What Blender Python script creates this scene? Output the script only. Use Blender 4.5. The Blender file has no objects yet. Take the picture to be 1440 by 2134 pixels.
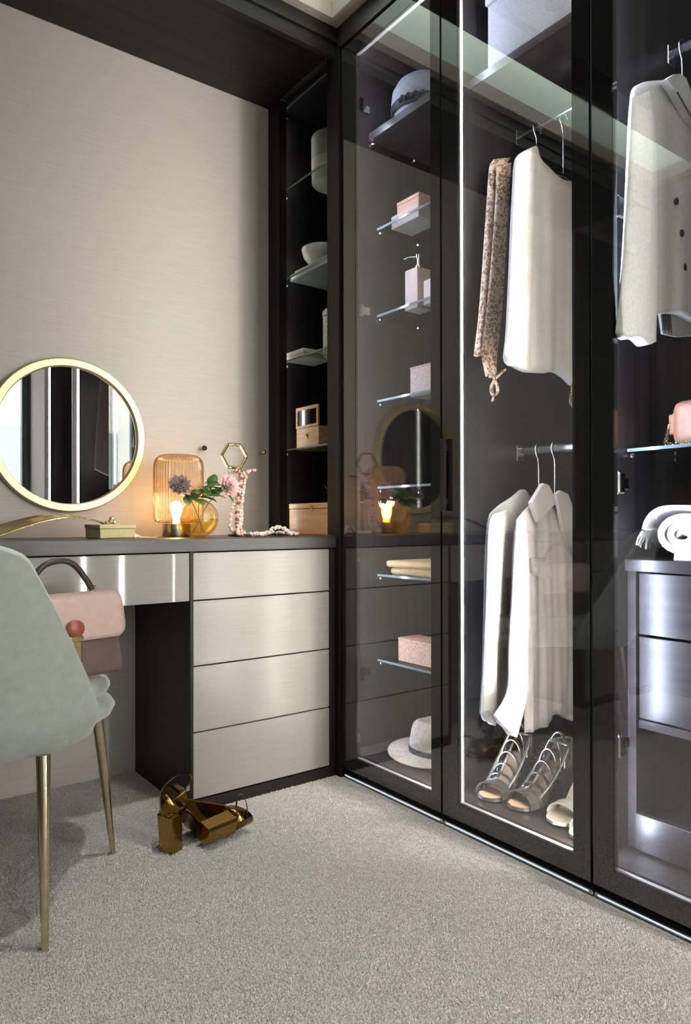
import bpy, bmesh, math, random
from math import sin, cos, pi, radians, sqrt, atan2
from mathutils import Vector, Matrix, Euler
random.seed(7)
SC = bpy.context.scene
COL = SC.collection

# ------------------------------------------------------------------ camera
cam_d = bpy.data.cameras.new('camera')
cam = bpy.data.objects.new('camera', cam_d)
COL.objects.link(cam)
cam_d.sensor_fit = 'VERTICAL'
cam_d.sensor_height = 36.0
cam_d.sensor_width = 24.3
cam_d.lens = 1484.5473 / 2134 * 36.0
cam_d.shift_y = 16.131 / 2134
cam_d.clip_start = 0.02
yaw, pit, rol = 0.641005, 0.002127, -0.00151
fw = Vector((sin(yaw) * cos(pit), cos(yaw) * cos(pit), sin(pit)))
rt = Vector((cos(yaw), -sin(yaw), 0)); up = rt.cross(fw)
r2 = rt * cos(rol) + up * sin(rol); u2 = -rt * sin(rol) + up * cos(rol)
M = Matrix((r2, u2, -fw)).transposed().to_4x4()
M.translation = Vector((-1.4744, -2.02359, 0.8907))
cam.matrix_world = M
SC.camera = cam

# ------------------------------------------------------------------ world, lights, exposure
SC.view_settings.view_transform = 'Standard'
SC.view_settings.look = 'None'
SC.view_settings.exposure = 0.6
SC.view_settings.gamma = 1.0
SC.view_settings.use_curve_mapping = False
SC.cycles.use_denoising = True
SC.cycles.max_bounces = 14
SC.cycles.transparent_max_bounces = 40
SC.cycles.glossy_bounces = 6
SC.cycles.diffuse_bounces = 5
SC.cycles.sample_clamp_indirect = 4.0
SC.cycles.caustics_reflective = False
SC.cycles.caustics_refractive = False
w = bpy.data.worlds.new('daylight'); SC.world = w; w.use_nodes = True
bg = w.node_tree.nodes['Background']
bg.inputs[0].default_value = (1.0, 0.97, 0.93, 1)
bg.inputs[1].default_value = 3.4
LED_IN = 75.0               # emission of the led strips lighting the wardrobe insides
LED_OUT = 170.0             # emission of the angled led profiles lighting the room
LED_COLOUR = (0.66, 0.75, 1.0)
LED_WHITE = (1.0, 0.95, 0.88)
ROOF_STRENGTH = 3.0         # luminous slot in the ceiling
def area(name, loc, rot, sx, sy, power, col, portal=False, spread=180):
    l = bpy.data.lights.new(name, 'AREA'); l.shape = 'RECTANGLE'; l.size = sx; l.size_y = sy
    l.energy = power; l.color = col; l.spread = radians(spread)
    if portal: l.cycles.is_portal = True
    o = bpy.data.objects.new(name, l); COL.objects.link(o); o.location = loc; o.rotation_euler = rot
    return o
# daylight enters by the big window in the rear wall (portal guides the world light through it)
area('window_portal', (-1.0, -3.66, 1.35), (radians(90), 0, 0), 1.8, 2.2, 1, (1, 1, 1), True)
# added ceiling spots, out of view, brightening the floor and the room
def fill_spot(name, x, y, z, power, ang=95, col=(1.0, 0.95, 0.88)):
    l = bpy.data.lights.new(name, 'SPOT'); l.energy = power; l.color = col
    l.spot_size = radians(ang); l.spot_blend = 0.8; l.shadow_soft_size = 0.04
    o = bpy.data.objects.new(name, l); COL.objects.link(o); o.location = (x, y, z)
    return o
FILL_SPOTS = [(-0.50, -0.55), (-0.95, -1.7), (-0.95, -2.7)]
for i, (x, y) in enumerate(FILL_SPOTS):
    fill_spot('downlight_lamp', x, y, 2.60, (46, 16, 16)[i], (80, 95, 95)[i])

# ------------------------------------------------------------------ helpers
def tag(o, label=None, cat=None, group=None, kind=None):
    if label: o['label'] = label
    if cat: o['category'] = cat
    if group: o['group'] = group
    if kind: o['kind'] = kind
    return o
def thing(name, label, cat, loc=(0, 0, 0), rz=0.0, group=None):
    o = bpy.data.objects.new(name, None); COL.objects.link(o)
    o.empty_display_size = 0.05
    o.location = loc; o.rotation_euler = (0, 0, rz)
    return tag(o, label, cat, group)
def new(): return bmesh.new()
def obj(name, bm, mat, parent=None, smooth=False, local=False, kind=None, label=None, auto=None):
    """links a bmesh as one object; coordinates are world coordinates unless local (then the parent's)"""
    bmesh.ops.recalc_face_normals(bm, faces=bm.faces)
    me = bpy.data.meshes.new(name); bm.to_mesh(me); bm.free()
    if smooth:
        for p in me.polygons: p.use_smooth = True
    o = bpy.data.objects.new(name, me); COL.objects.link(o)
    if mat: me.materials.append(mat)
    if parent is not None:
        o.parent = parent
        if not local:
            l = Vector((0, 0, 0)); p = parent
            while p is not None: l += p.location; p = p.parent
            o.location = -l
    if smooth and auto:
        m = o.modifiers.new('edges', 'EDGE_SPLIT'); m.split_angle = radians(auto)
    if kind: o['kind'] = kind
    if label: o['label'] = label
    return o
def box(bm, x0, x1, y0, y1, z0, z1, bev=0.0, seg=2):
    vs = [bm.verts.new((x, y, z)) for x in (x0, x1) for y in (y0, y1) for z in (z0, z1)]
    f = [(0, 1, 3, 2), (4, 6, 7, 5), (0, 4, 5, 1), (2, 3, 7, 6), (0, 2, 6, 4), (1, 5, 7, 3)]
    fs = [bm.faces.new([vs[i] for i in q]) for q in f]
    if bev > 0:
        es = set(e for q in fs for e in q.edges)
        bmesh.ops.bevel(bm, geom=list(es), offset=bev, segments=seg, affect='EDGES', profile=0.5)
    return bm
def bx(x0, x1, y0, y1, z0, z1, bev=0.0, seg=2): return box(new(), x0, x1, y0, y1, z0, z1, bev, seg)
def lathe(bm, prof, c=(0, 0, 0), n=32, ribs=0, rd=0.0, cap=True):
    cx, cy, cz = c; rings = []
    for r, z in prof:
        ring = []
        for i in range(n):
            a = 2 * pi * i / n
            rr = r
            if ribs: rr = r + rd * cos(ribs * a) * min(1, r / 0.05)
            ring.append(bm.verts.new((cx + rr * cos(a), cy + rr * sin(a), cz + z)))
        rings.append(ring)
    for a, b in zip(rings, rings[1:]):
        for i in range(n): bm.faces.new((a[i], a[(i + 1) % n], b[(i + 1) % n], b[i]))
    if cap:
        for ring, (r, z) in ((rings[0], prof[0]), (rings[-1], prof[-1])):
            if r > 1e-5: bm.faces.new(ring)
    return bm
def tube(bm, pts, r, n=8, closed=False, r1=None, flat=1.0):
    pts = [Vector(p) for p in pts]; rings = []; N = len(pts); prev = None
    for i, p in enumerate(pts):
        if closed: t = pts[(i + 1) % N] - pts[i - 1]
        else: t = pts[min(i + 1, N - 1)] - pts[max(i - 1, 0)]
        if t.length < 1e-9: t = Vector((0, 0, 1))
        t.normalize()
        if prev is None:
            a = Vector((0, 0, 1)) if abs(t.z) < 0.9 else Vector((1, 0, 0))
            u = t.cross(a).normalized()
        else:
            u = prev - t * prev.dot(t)
            u = u.normalized() if u.length > 1e-6 else t.orthogonal().normalized()
        v = t.cross(u); prev = u
        rr = r if r1 is None else r + (r1 - r) * i / max(1, N - 1)
        rings.append([bm.verts.new(p + u * (rr * cos(2 * pi * k / n)) + v * (rr * flat * sin(2 * pi * k / n))) for k in range(n)])
    for i in range(N if closed else N - 1):
        a, b = rings[i], rings[(i + 1) % N]
        for k in range(n): bm.faces.new((a[k], a[(k + 1) % n], b[(k + 1) % n], b[k]))
    if not closed:
        bm.faces.new(rings[0]); bm.faces.new(list(reversed(rings[-1])))
    return bm
def sphere(bm, c, r, u=12, v=8, sc=(1, 1, 1)):
    m = Matrix.Translation(c) @ Matrix.Diagonal((sc[0], sc[1], sc[2], 1))
    bmesh.ops.create_uvsphere(bm, u_segments=u, v_segments=v, radius=r, matrix=m)
    return bm
def spline(pts, n=24):
    """Catmull-Rom through 2D or 3D points"""
    P = [Vector(p) for p in pts]
    if len(P) < 3:
        return [P[0].lerp(P[-1], i / (n - 1)) for i in range(n)]
    Q = [P[0] * 2 - P[1]] + P + [P[-1] * 2 - P[-2]]
    out = []
    for i in range(n):
        t = i / (n - 1) * (len(P) - 1); k = min(int(t), len(P) - 2); f = t - k
        a, b, c, d = Q[k], Q[k + 1], Q[k + 2], Q[k + 3]
        out.append(0.5 * ((2 * b) + (c - a) * f + (2 * a - 5 * b + 4 * c - d) * f * f + (3 * b - a - 3 * c + d) * f ** 3))
    return out
def prism(bm, poly, d0, d1, axis='y'):
    """polygon in the plane across the axis, extruded along it"""
    def P(a, b, d): return {'y': (a, d, b), 'x': (d, a, b), 'z': (a, b, d)}[axis]
    A = [bm.verts.new(P(a, b, d0)) for a, b in poly]; B = [bm.verts.new(P(a, b, d1)) for a, b in poly]
    bm.faces.new(A); bm.faces.new(list(reversed(B)))
    n = len(poly)
    for i in range(n): bm.faces.new((A[i], B[i], B[(i + 1) % n], A[(i + 1) % n]))
    return bm

# ------------------------------------------------------------------ materials
def nt_new(name):
    m = bpy.data.materials.new(name); m.use_nodes = True
    nt = m.node_tree; b = nt.nodes['Principled BSDF']
    return m, nt, b
def simple(name, col, rough=0.5, metal=0.0, spec=0.5, ior=None, coat=0.0, sheen=0.0, emit=None, estr=0.0):
    m, nt, b = nt_new(name)
    b.inputs['Base Color'].default_value = (*col, 1); b.inputs['Roughness'].default_value = rough
    b.inputs['Metallic'].default_value = metal; b.inputs['Specular IOR Level'].default_value = spec
    if ior: b.inputs['IOR'].default_value = ior
    b.inputs['Coat Weight'].default_value = coat; b.inputs['Coat Roughness'].default_value = 0.03
    if sheen:
        b.inputs['Sheen Weight'].default_value = sheen; b.inputs['Sheen Roughness'].default_value = 0.4
    if emit:
        b.inputs['Emission Color'].default_value = (*emit, 1); b.inputs['Emission Strength'].default_value = estr
    return m
def grain(name, c0, c1, scale, rough=0.5, bump=0.0, spec=0.5, coat=0.0, metal=0.0, detail=4, sheen=0.0, bd=0.002, lo=0.3, hi=0.7, ior=None, coat_ior=None):
    m, nt, b = nt_new(name); N = nt.nodes; L = nt.links
    tc = N.new('ShaderNodeTexCoord'); mp = N.new('ShaderNodeMapping'); mp.inputs['Scale'].default_value = scale
    L.new(tc.outputs['Object'], mp.inputs['Vector'])
    no = N.new('ShaderNodeTexNoise'); no.inputs['Scale'].default_value = 1.0; no.inputs['Detail'].default_value = detail
    L.new(mp.outputs[0], no.inputs['Vector'])
    cr = N.new('ShaderNodeValToRGB'); cr.color_ramp.elements[0].position = lo; cr.color_ramp.elements[1].position = hi
    cr.color_ramp.elements[0].color = (*c0, 1); cr.color_ramp.elements[1].color = (*c1, 1)
    L.new(no.outputs['Fac'], cr.inputs[0]); L.new(cr.outputs[0], b.inputs['Base Color'])
    b.inputs['Roughness'].default_value = rough; b.inputs['Specular IOR Level'].default_value = spec
    b.inputs['Metallic'].default_value = metal
    b.inputs['Coat Weight'].default_value = coat; b.inputs['Coat Roughness'].default_value = 0.04
    if coat_ior: b.inputs['Coat IOR'].default_value = coat_ior
    if ior: b.inputs['IOR'].default_value = ior
    if sheen: b.inputs['Sheen Weight'].default_value = sheen; b.inputs['Sheen Roughness'].default_value = 0.4
    if bump:
        bu = N.new('ShaderNodeBump'); bu.inputs['Strength'].default_value = bump; bu.inputs['Distance'].default_value = bd
        L.new(no.outputs['Fac'], bu.inputs['Height']); L.new(bu.outputs[0], b.inputs['Normal'])
    return m
def glass(name, tint=(1, 1, 1), ior=1.5, rough=0.0, boost=1.0, body=None, bodyfac=0.0, oblique=False):
    """thin clear pane: tinted see-through plus a fresnel mirror layer"""
    m = bpy.data.materials.new(name); m.use_nodes = True; nt = m.node_tree; N = nt.nodes; L = nt.links
    N.remove(N['Principled BSDF'])
    out = N['Material Output']
    tr = N.new('ShaderNodeBsdfTransparent'); tr.inputs[0].default_value = (*tint, 1)
    if oblique:   # a slanting path through the coloured glass is longer, so deeper in colour
        la = N.new('ShaderNodeLayerWeight'); la.inputs[0].default_value = 0.45
        mt = N.new('ShaderNodeMix'); mt.data_type = 'RGBA'; mt.inputs[6].default_value = (*tint, 1)
        mt.inputs[7].default_value = (*[c ** 4 for c in tint], 1)
        L.new(la.outputs['Facing'], mt.inputs[0]); L.new(mt.outputs[2], tr.inputs[0])
    gl = N.new('ShaderNodeBsdfGlossy'); gl.inputs['Roughness'].default_value = rough; gl.inputs[0].default_value = (1, 1, 1, 1)
    fr = N.new('ShaderNodeFresnel'); fr.inputs[0].default_value = ior
    # fresnel is read with the outward side on both faces of the sheet
    geo = N.new('ShaderNodeNewGeometry'); mixn = N.new('ShaderNodeMath'); mixn.operation = 'MULTIPLY_ADD'
    mixn.inputs[1].default_value = (1 / ior - ior); mixn.inputs[2].default_value = ior
    L.new(geo.outputs['Backfacing'], mixn.inputs[0]); 
    inv = N.new('ShaderNodeMath'); inv.operation = 'MAXIMUM'; inv.inputs[1].default_value = 1 / ior
    L.new(mixn.outputs[0], inv.inputs[0])
    fr2 = N.new('ShaderNodeMath'); fr2.operation = 'MULTIPLY'; fr2.inputs[1].default_value = boost; fr2.use_clamp = True
    L.new(inv.outputs[0], fr.inputs[0]); L.new(fr.outputs[0], fr2.inputs[0])
    mx = N.new('ShaderNodeMixShader'); L.new(fr2.outputs[0], mx.inputs[0])
    last = tr.outputs[0]
    if body:
        df = N.new('ShaderNodeBsdfTranslucent'); df.inputs[0].default_value = (*body, 1)
        d2 = N.new('ShaderNodeBsdfDiffuse'); d2.inputs[0].default_value = (*body, 1)
        ad = N.new('ShaderNodeMixShader'); ad.inputs[0].default_value = 0.5
        L.new(df.outputs[0], ad.inputs[1]); L.new(d2.outputs[0], ad.inputs[2])
        mb = N.new('ShaderNodeMixShader'); mb.inputs[0].default_value = bodyfac
        L.new(tr.outputs[0], mb.inputs[1]); L.new(ad.outputs[0], mb.inputs[2]); last = mb.outputs[0]
    L.new(last, mx.inputs[1]); L.new(gl.outputs[0], mx.inputs[2]); L.new(mx.outputs[0], out.inputs[0])
    return m
def emitter(name, col, s):
    m = bpy.data.materials.new(name); m.use_nodes = True; nt = m.node_tree
    nt.nodes.remove(nt.nodes['Principled BSDF']); e = nt.nodes.new('ShaderNodeEmission')
    e.inputs[0].default_value = (*col, 1); e.inputs[1].default_value = s
    nt.links.new(e.outputs[0], nt.nodes['Material Output'].inputs[0]); return m
def spotted(name, c0, c1, c2, scale, rough=0.6):
    m, nt, b = nt_new(name); N = nt.nodes; L = nt.links
    tc = N.new('ShaderNodeTexCoord'); mp = N.new('ShaderNodeMapping'); mp.inputs['Scale'].default_value = (scale, scale, scale * 0.8)
    L.new(tc.outputs['Object'], mp.inputs['Vector'])
    vo = N.new('ShaderNodeTexVoronoi'); vo.feature = 'F1'; vo.inputs['Randomness'].default_value = 1.0
    L.new(mp.outputs[0], vo.inputs['Vector'])
    cr = N.new('ShaderNodeValToRGB'); e = cr.color_ramp.elements
    e[0].position = 0.0; e[0].color = (*c1, 1); e[1].position = 0.22; e[1].color = (*c1, 1)
    for p, c in ((0.30, c2), (0.47, c2), (0.53, c0)):
        q = cr.color_ramp.elements.new(p); q.color = (*c, 1)
    L.new(vo.outputs['Distance'], cr.inputs[0])
    no = N.new('ShaderNodeTexNoise'); no.inputs['Scale'].default_value = scale * 1.7; L.new(tc.outputs['Object'], no.inputs['Vector'])
    mx = N.new('ShaderNodeMix'); mx.data_type = 'RGBA'; mx.inputs[7].default_value = (*c0, 1)
    th = N.new('ShaderNodeMath'); th.operation = 'GREATER_THAN'; th.inputs[1].default_value = 0.56
    L.new(no.outputs['Fac'], th.inputs[0]); L.new(th.outputs[0], mx.inputs[0]); L.new(cr.outputs[0], mx.inputs[6])
    L.new(mx.outputs[2], b.inputs['Base Color']); b.inputs['Roughness'].default_value = rough
    return m

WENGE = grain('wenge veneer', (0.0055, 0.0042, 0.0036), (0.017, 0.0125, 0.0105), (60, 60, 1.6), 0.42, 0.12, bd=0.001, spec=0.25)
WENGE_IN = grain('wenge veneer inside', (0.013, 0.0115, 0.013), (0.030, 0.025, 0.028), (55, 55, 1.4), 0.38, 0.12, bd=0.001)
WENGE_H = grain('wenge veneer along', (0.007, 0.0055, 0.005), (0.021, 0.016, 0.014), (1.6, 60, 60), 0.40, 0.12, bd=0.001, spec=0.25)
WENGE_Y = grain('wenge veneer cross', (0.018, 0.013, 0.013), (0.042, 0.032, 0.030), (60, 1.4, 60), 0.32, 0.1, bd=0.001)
WORKTOP = grain('worktop veneer', (0.024, 0.021, 0.020), (0.050, 0.044, 0.042), (1.5, 70, 70), 0.32, 0.1, bd=0.001)
PAPER = grain('grasscloth wallpaper', (0.385, 0.350, 0.318), (0.445, 0.408, 0.372), (9, 9, 330), 0.55, 0.15, detail=6, bd=0.0006, lo=0.25, hi=0.75)
FRONTS = grain('glass fronted drawer', (0.225, 0.208, 0.190), (0.258, 0.240, 0.220), (7, 7, 300), 0.45, 0.0, detail=5, coat=1.0, lo=0.25, hi=0.75, coat_ior=1.42)
GLINTEDGE = simple('bright polished edge trim', (0.78, 0.80, 0.84), 0.3)  # paler copy of the edge trim, its lit glint put into the colour
WHITEEDGE = simple('satin silver edge trim', (0.36, 0.37, 0.39), 0.3)
CARPET = grain('cut pile carpet', (0.42, 0.40, 0.37), (0.76, 0.73, 0.685), (230, 230, 230), 0.95, 0.7, spec=0.1, detail=8, sheen=0.2, bd=0.006, lo=0.36, hi=0.64)
FRONTSATIN = grain('satin glass drawer front', (0.225, 0.208, 0.190), (0.258, 0.240, 0.220), (7, 7, 300), 0.45, 0.0, detail=5, coat=0.9, lo=0.25, hi=0.75, coat_ior=1.42)
FRONTSATIN.node_tree.nodes['Principled BSDF'].inputs['Coat Roughness'].default_value = 0.24
BLACKGLASS = simple('back painted dark glass', (0.022, 0.022, 0.020), 0.04, ior=1.85)
CLEAR = glass('clear door glass', (0.96, 0.97, 0.96), 2.1)
SHELFGLASS = glass('shelf glass', (0.88, 0.93, 0.93), 1.28)
GLOWLINE = emitter('plinth led line', (0.62, 0.78, 1.0), 0.8)
LED3 = emitter('led strip strong', LED_COLOUR, LED_IN * 2.4)
SHELFEDGE = simple('polished glass edge', (0.16, 0.22, 0.24), 0.12, ior=1.6)
CHROME = simple('chrome', (0.85, 0.85, 0.86), 0.12, 1.0)
ALU = simple('brushed aluminium', (0.78, 0.78, 0.80), 0.28, 1.0)
BLACK = simple('matt black metal', (0.008, 0.008, 0.008), 0.5)
BRASS = grain('brushed brass', (0.60, 0.45, 0.20), (0.78, 0.62, 0.33), (30, 30, 30), 0.24, 0.0, metal=1.0)
SOFTBRASS = grain('satin champagne brass', (0.62, 0.52, 0.33), (0.74, 0.64, 0.44), (4, 4, 60), 0.22, 0.0, metal=1.0)
GOLDLEAF = grain('textured gilt', (0.62, 0.47, 0.22), (0.76, 0.62, 0.34), (140, 140, 140), 0.38, 0.4, metal=0.75, bd=0.002)
MIRROR = simple('mirror silvering', (0.90, 0.91, 0.91), 0.0, 1.0)
LED = emitter('led strip', LED_COLOUR, LED_IN)
LED1 = emitter('led strip bright', LED_COLOUR, LED_IN * 1.3)
NICHEFILL = emitter('led strip dim', LED_WHITE, LED_IN * 0.16)
LEDTOP = emitter('led strip top', LED_COLOUR, LED_IN * 0.35)
def ledo(k): return emitter('angled led profile', LED_WHITE, LED_OUT * k)
PLASTER = simple('white plaster', (0.74, 0.80, 0.74), 0.8)
BEIGE = simple('beige ceiling border', (0.33, 0.275, 0.235), 0.7)
DARKCEIL = simple('dark stained ceiling', (0.035, 0.045, 0.043), 0.6)
GD = {
  'TOP_L': [(0.151, 1.946), (0.130, 1.908), (0.121, 1.761), (0.112, 1.554), (0.103, 1.416), (0.099, 1.331)],
  'TOP_R': [(0.658, 1.914), (0.663, 1.820), (0.662, 1.661), (0.665, 1.503), (0.665, 1.408), (0.665, 1.321)],
  'TOP_T': [(0.151, 1.946), (0.189, 1.972), (0.228, 1.991), (0.246, 1.964), (0.286, 1.944), (0.342, 1.931), (0.404, 1.937), (0.478, 1.952), (0.524, 1.975), (0.582, 1.949), (0.658, 1.914)],
  'TOP_B': [(0.099, 1.331), (0.149, 1.329), (0.213, 1.332), (0.280, 1.331), (0.337, 1.341), (0.421, 1.316), (0.521, 1.318), (0.665, 1.321)],
  'TSL_L': [(0.131, 1.931), (0.097, 1.900), (0.083, 1.812), (0.068, 1.594), (0.054, 1.417), (0.042, 1.343)],
  'TSL_R': [(0.151, 1.943), (0.143, 1.904), (0.130, 1.757), (0.125, 1.606), (0.127, 1.429), (0.129, 1.359)],
  'TSL_B': [(0.042, 1.343), (0.068, 1.330), (0.096, 1.341), (0.129, 1.359)],
  'SH_L': [(0.151, 0.892), (0.161, 0.801), (0.173, 0.661), (0.186, 0.520), (0.189, 0.380), (0.189, 0.268)],
  'SH_R': [(0.665, 0.787), (0.665, 0.707), (0.665, 0.546), (0.665, 0.385), (0.665, 0.304), (0.665, 0.151)],
  'SH_T': [(0.151, 0.892), (0.209, 0.934), (0.257, 0.953), (0.316, 0.928), (0.380, 0.869), (0.440, 0.892), (0.542, 0.868), (0.665, 0.787)],
  'SH_B': [(0.189, 0.268), (0.224, 0.275), (0.273, 0.287), (0.323, 0.305), (0.377, 0.284), (0.438, 0.265), (0.540, 0.228), (0.665, 0.151)],
  'SS_L': [(0.119, 0.892), (0.106, 0.804), (0.096, 0.669), (0.083, 0.536), (0.075, 0.416), (0.019, 0.355)],
  'SS_R': [(0.150, 0.905), (0.162, 0.802), (0.166, 0.664), (0.157, 0.528), (0.153, 0.405), (0.115, 0.280)],
  'SS_B': [(0.019, 0.355), (0.056, 0.325), (0.086, 0.296), (0.115, 0.280)],
  'COL_A': [(0.232, 1.001), (0.204, 0.971), (0.178, 0.943), (0.208, 0.887), (0.252, 0.918), (0.284, 0.941), (0.279, 0.967), (0.257, 0.995)],
  'COL_B': [(0.297, 0.970), (0.316, 0.982), (0.353, 0.972), (0.381, 0.928), (0.395, 0.840), (0.366, 0.808), (0.329, 0.863), (0.311, 0.928)],
  'POCK': [(0.186, 0.781), (0.265, 0.781), (0.287, 0.727), (0.264, 0.720), (0.203, 0.734)],
  'WJ_L': [(0.114, 0.910), (0.101, 0.857), (0.093, 0.731), (0.088, 0.592), (0.082, 0.453), (0.071, 0.330)],
  'WJ_R': [(0.499, 0.907), (0.504, 0.853), (0.504, 0.712), (0.503, 0.556), (0.503, 0.400), (0.502, 0.275)],
  'WJ_T': [(0.114, 0.910), (0.162, 0.939), (0.216, 0.963), (0.265, 0.987), (0.292, 0.967), (0.352, 0.929), (0.425, 0.961), (0.499, 0.907)],
  'WJ_B': [(0.071, 0.330), (0.118, 0.308), (0.192, 0.296), (0.281, 0.293), (0.398, 0.279), (0.502, 0.275)],
  'WS_L': [(0.092, 0.910), (0.077, 0.871), (0.069, 0.734), (0.062, 0.597), (0.054, 0.461), (0.044, 0.338)],
  'WS_R': [(0.154, 0.924), (0.154, 0.871), (0.149, 0.730), (0.140, 0.591), (0.127, 0.452), (0.104, 0.303)],
  'WS_B': [(0.044, 0.338), (0.066, 0.320), (0.086, 0.309), (0.104, 0.303)],
  'LP_L': [(0.148, 1.968), (0.133, 1.940), (0.122, 1.837), (0.103, 1.634), (0.088, 1.504), (0.074, 1.382)],
  'LP_R': [(0.225, 1.996), (0.203, 1.958), (0.186, 1.854), (0.155, 1.645), (0.138, 1.513), (0.098, 1.381)],
  'LP_B': [(0.074, 1.382), (0.084, 1.377), (0.098, 1.381)],
  'LB_L': [(0.130, 1.934), (0.130, 1.856), (0.113, 1.683), (0.088, 1.497), (0.067, 1.369), (0.087, 1.319)],
  'LB_R': [(0.198, 1.962), (0.185, 1.872), (0.168, 1.696), (0.150, 1.508), (0.129, 1.377), (0.124, 1.318)],
  'LB_B': [(0.087, 1.319), (0.100, 1.315), (0.112, 1.313), (0.124, 1.318)],
  'LT': [(0.093, 1.320), (0.097, 1.300), (0.085, 1.274), (0.091, 1.255), (0.110, 1.260), (0.110, 1.281), (0.100, 1.297), (0.118, 1.314), (0.143, 1.333)],
  'LT2': [(0.097, 1.258), (0.089, 1.235)],
  'LT3': [(0.327, 1.299), (0.322, 1.270), (0.317, 1.244), (0.331, 1.228), (0.345, 1.244)],
  'J_L': [(0.091, 1.907), (0.081, 1.789), (0.068, 1.637), (0.055, 1.486), (0.045, 1.393), (0.041, 1.376)],
  'J_R': [(0.665, 1.985), (0.665, 1.849), (0.665, 1.739), (0.665, 1.628), (0.665, 1.517), (0.665, 1.448)],
  'J_T': [(0.091, 1.907), (0.112, 1.938), (0.158, 1.964), (0.238, 1.996), (0.302, 2.010), (0.375, 1.983), (0.477, 2.025), (0.586, 2.029), (0.665, 1.985)],
  'J_B': [(0.041, 1.376), (0.122, 1.384), (0.213, 1.407), (0.300, 1.414), (0.372, 1.417), (0.527, 1.432), (0.665, 1.448)],
  'JS_L': [(0.056, 1.877), (0.046, 1.768), (0.031, 1.618), (0.015, 1.471), (0.001, 1.380), (-0.009, 1.315)],
  'JS_R': [(0.130, 1.921), (0.151, 1.801), (0.159, 1.652), (0.162, 1.502), (0.162, 1.408), (0.159, 1.322)],
  'JS_B': [(-0.009, 1.315), (0.042, 1.316), (0.102, 1.311), (0.159, 1.322)],
  'J_COL': [(0.185, 1.963), (0.216, 1.986), (0.248, 1.999), (0.275, 1.998), (0.294, 1.976), (0.322, 1.925), (0.327, 1.900), (0.293, 1.910), (0.266, 1.925), (0.229, 1.946)],
  'J_BT': [(0.261, 1.693), (0.287, 1.619), (0.300, 1.535)],
  'J_IN': [(0.231, 1.417), (0.245, 1.363), (0.314, 1.366), (0.387, 1.380)],
}
D = 0.4664          # desk wall plane
XL = -2.02          # plane of the wardrobe row opposite
YB = -3.62          # rear wall
ZC = 2.62
# ------------------------------------------------------------------ room
def struct(name, bm, mat, **k): return tag(obj(name, bm, mat, **k), kind='structure')
floor = struct('floor', bx(-2.75, 0.80, YB - 0.1, D + 0.1, -0.06, 0.0), CARPET)
import numpy as np
rg = np.random.default_rng(4)
sp_ = 0.0042
gx, gy = np.meshgrid(np.arange(-2.015, -0.004, sp_), np.arange(-2.45, D - 0.003, sp_))
n_ = gx.size; px_ = gx.ravel() + rg.uniform(-.5, .5, n_) * sp_; py_ = gy.ravel() + rg.uniform(-.5, .5, n_) * sp_
keep = ~(((px_ > -0.56) | (px_ < -1.43)) & (py_ > -0.003)) & ~(px_ > -0.001)
px_, py_ = px_[keep], py_[keep]; n_ = px_.size
an = rg.uniform(0, 2 * np.pi, n_); hh = rg.uniform(0.003, 0.0062, n_); ln = rg.uniform(-.0030, .0030, (n_, 2))
V = np.empty((n_, 4, 3), np.float32)
for k in range(3):
    a_ = an + 2 * np.pi * k / 3; V[:, k, 0] = px_ + 0.0030 * np.cos(a_); V[:, k, 1] = py_ + 0.0030 * np.sin(a_); V[:, k, 2] = 0.0002
V[:, 3, 0] = px_ + ln[:, 0]; V[:, 3, 1] = py_ + ln[:, 1]; V[:, 3, 2] = hh
base = np.arange(n_, dtype=np.int32)[:, None] * 4
F_ = np.concatenate([base + np.array([[0, 1, 3]], np.int32), base + np.array([[1, 2, 3]], np.int32), base + np.array([[2, 0, 3]], np.int32)], 1).reshape(-1)
me_ = bpy.data.meshes.new('carpet_pile'); me_.vertices.add(n_ * 4); me_.vertices.foreach_set('co', V.ravel())
me_.loops.add(F_.size); me_.loops.foreach_set('vertex_index', F_); me_.polygons.add(F_.size // 3)
me_.polygons.foreach_set('loop_start', np.arange(0, F_.size, 3, dtype=np.int32)); me_.update(); me_.validate()
me_.materials.append(CARPET)
pile = bpy.data.objects.new('carpet_pile', me_); COL.objects.link(pile); pile.parent = floor; pile['kind'] = 'stuff'
struct('wall_back', bx(-2.75, 0.80, D, D + 0.08, 0.0, 2.9), PAPER)
# rear wall with the tall window opening x -1.9..-0.06, z 0.25..2.4
wb = new()
box(wb, -2.75, -1.92, YB - 0.1, YB, 0, 2.9); box(wb, 0.02, 0.80, YB - 0.1, YB, 0, 2.9)
box(wb, -1.92, 0.02, YB - 0.1, YB, 2.42, 2.9); box(wb, -1.92, 0.02, YB - 0.1, YB, 0, 0.22)
struct('wall_rear', wb, simple('grey paint', (0.34, 0.33, 0.31), 0.7))
struct('wall_right', bx(0.72, 0.80, YB, D, 0, 2.9), WENGE_IN)
struct('wall_left', bx(-2.75, -2.67, YB, D, 0, 2.9), WENGE_IN)
GREENFR = simple('dark green window paint', (0.05, 0.075, 0.065), 0.4)
wf = new()
for x0, x1 in ((-1.92, -1.86), (-0.98, -0.92), (-0.04, 0.02)): box(wf, x0, x1, YB - 0.09, YB - 0.02, 0.22, 2.42)
for z0, z1 in ((0.22, 0.28), (1.12, 1.19), (2.36, 2.42)): box(wf, -1.86, -0.04, YB - 0.09, YB - 0.02, z0, z1)
win = struct('window_1', wf, GREENFR)
for x0, x1 in ((-1.86, -0.98), (-0.92, -0.04)):
    for z0, z1 in ((0.28, 1.12), (1.19, 2.36)):
        obj('pane', bx(x0, x1, YB - 0.058, YB - 0.054, z0, z1), CLEAR, win)
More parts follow.
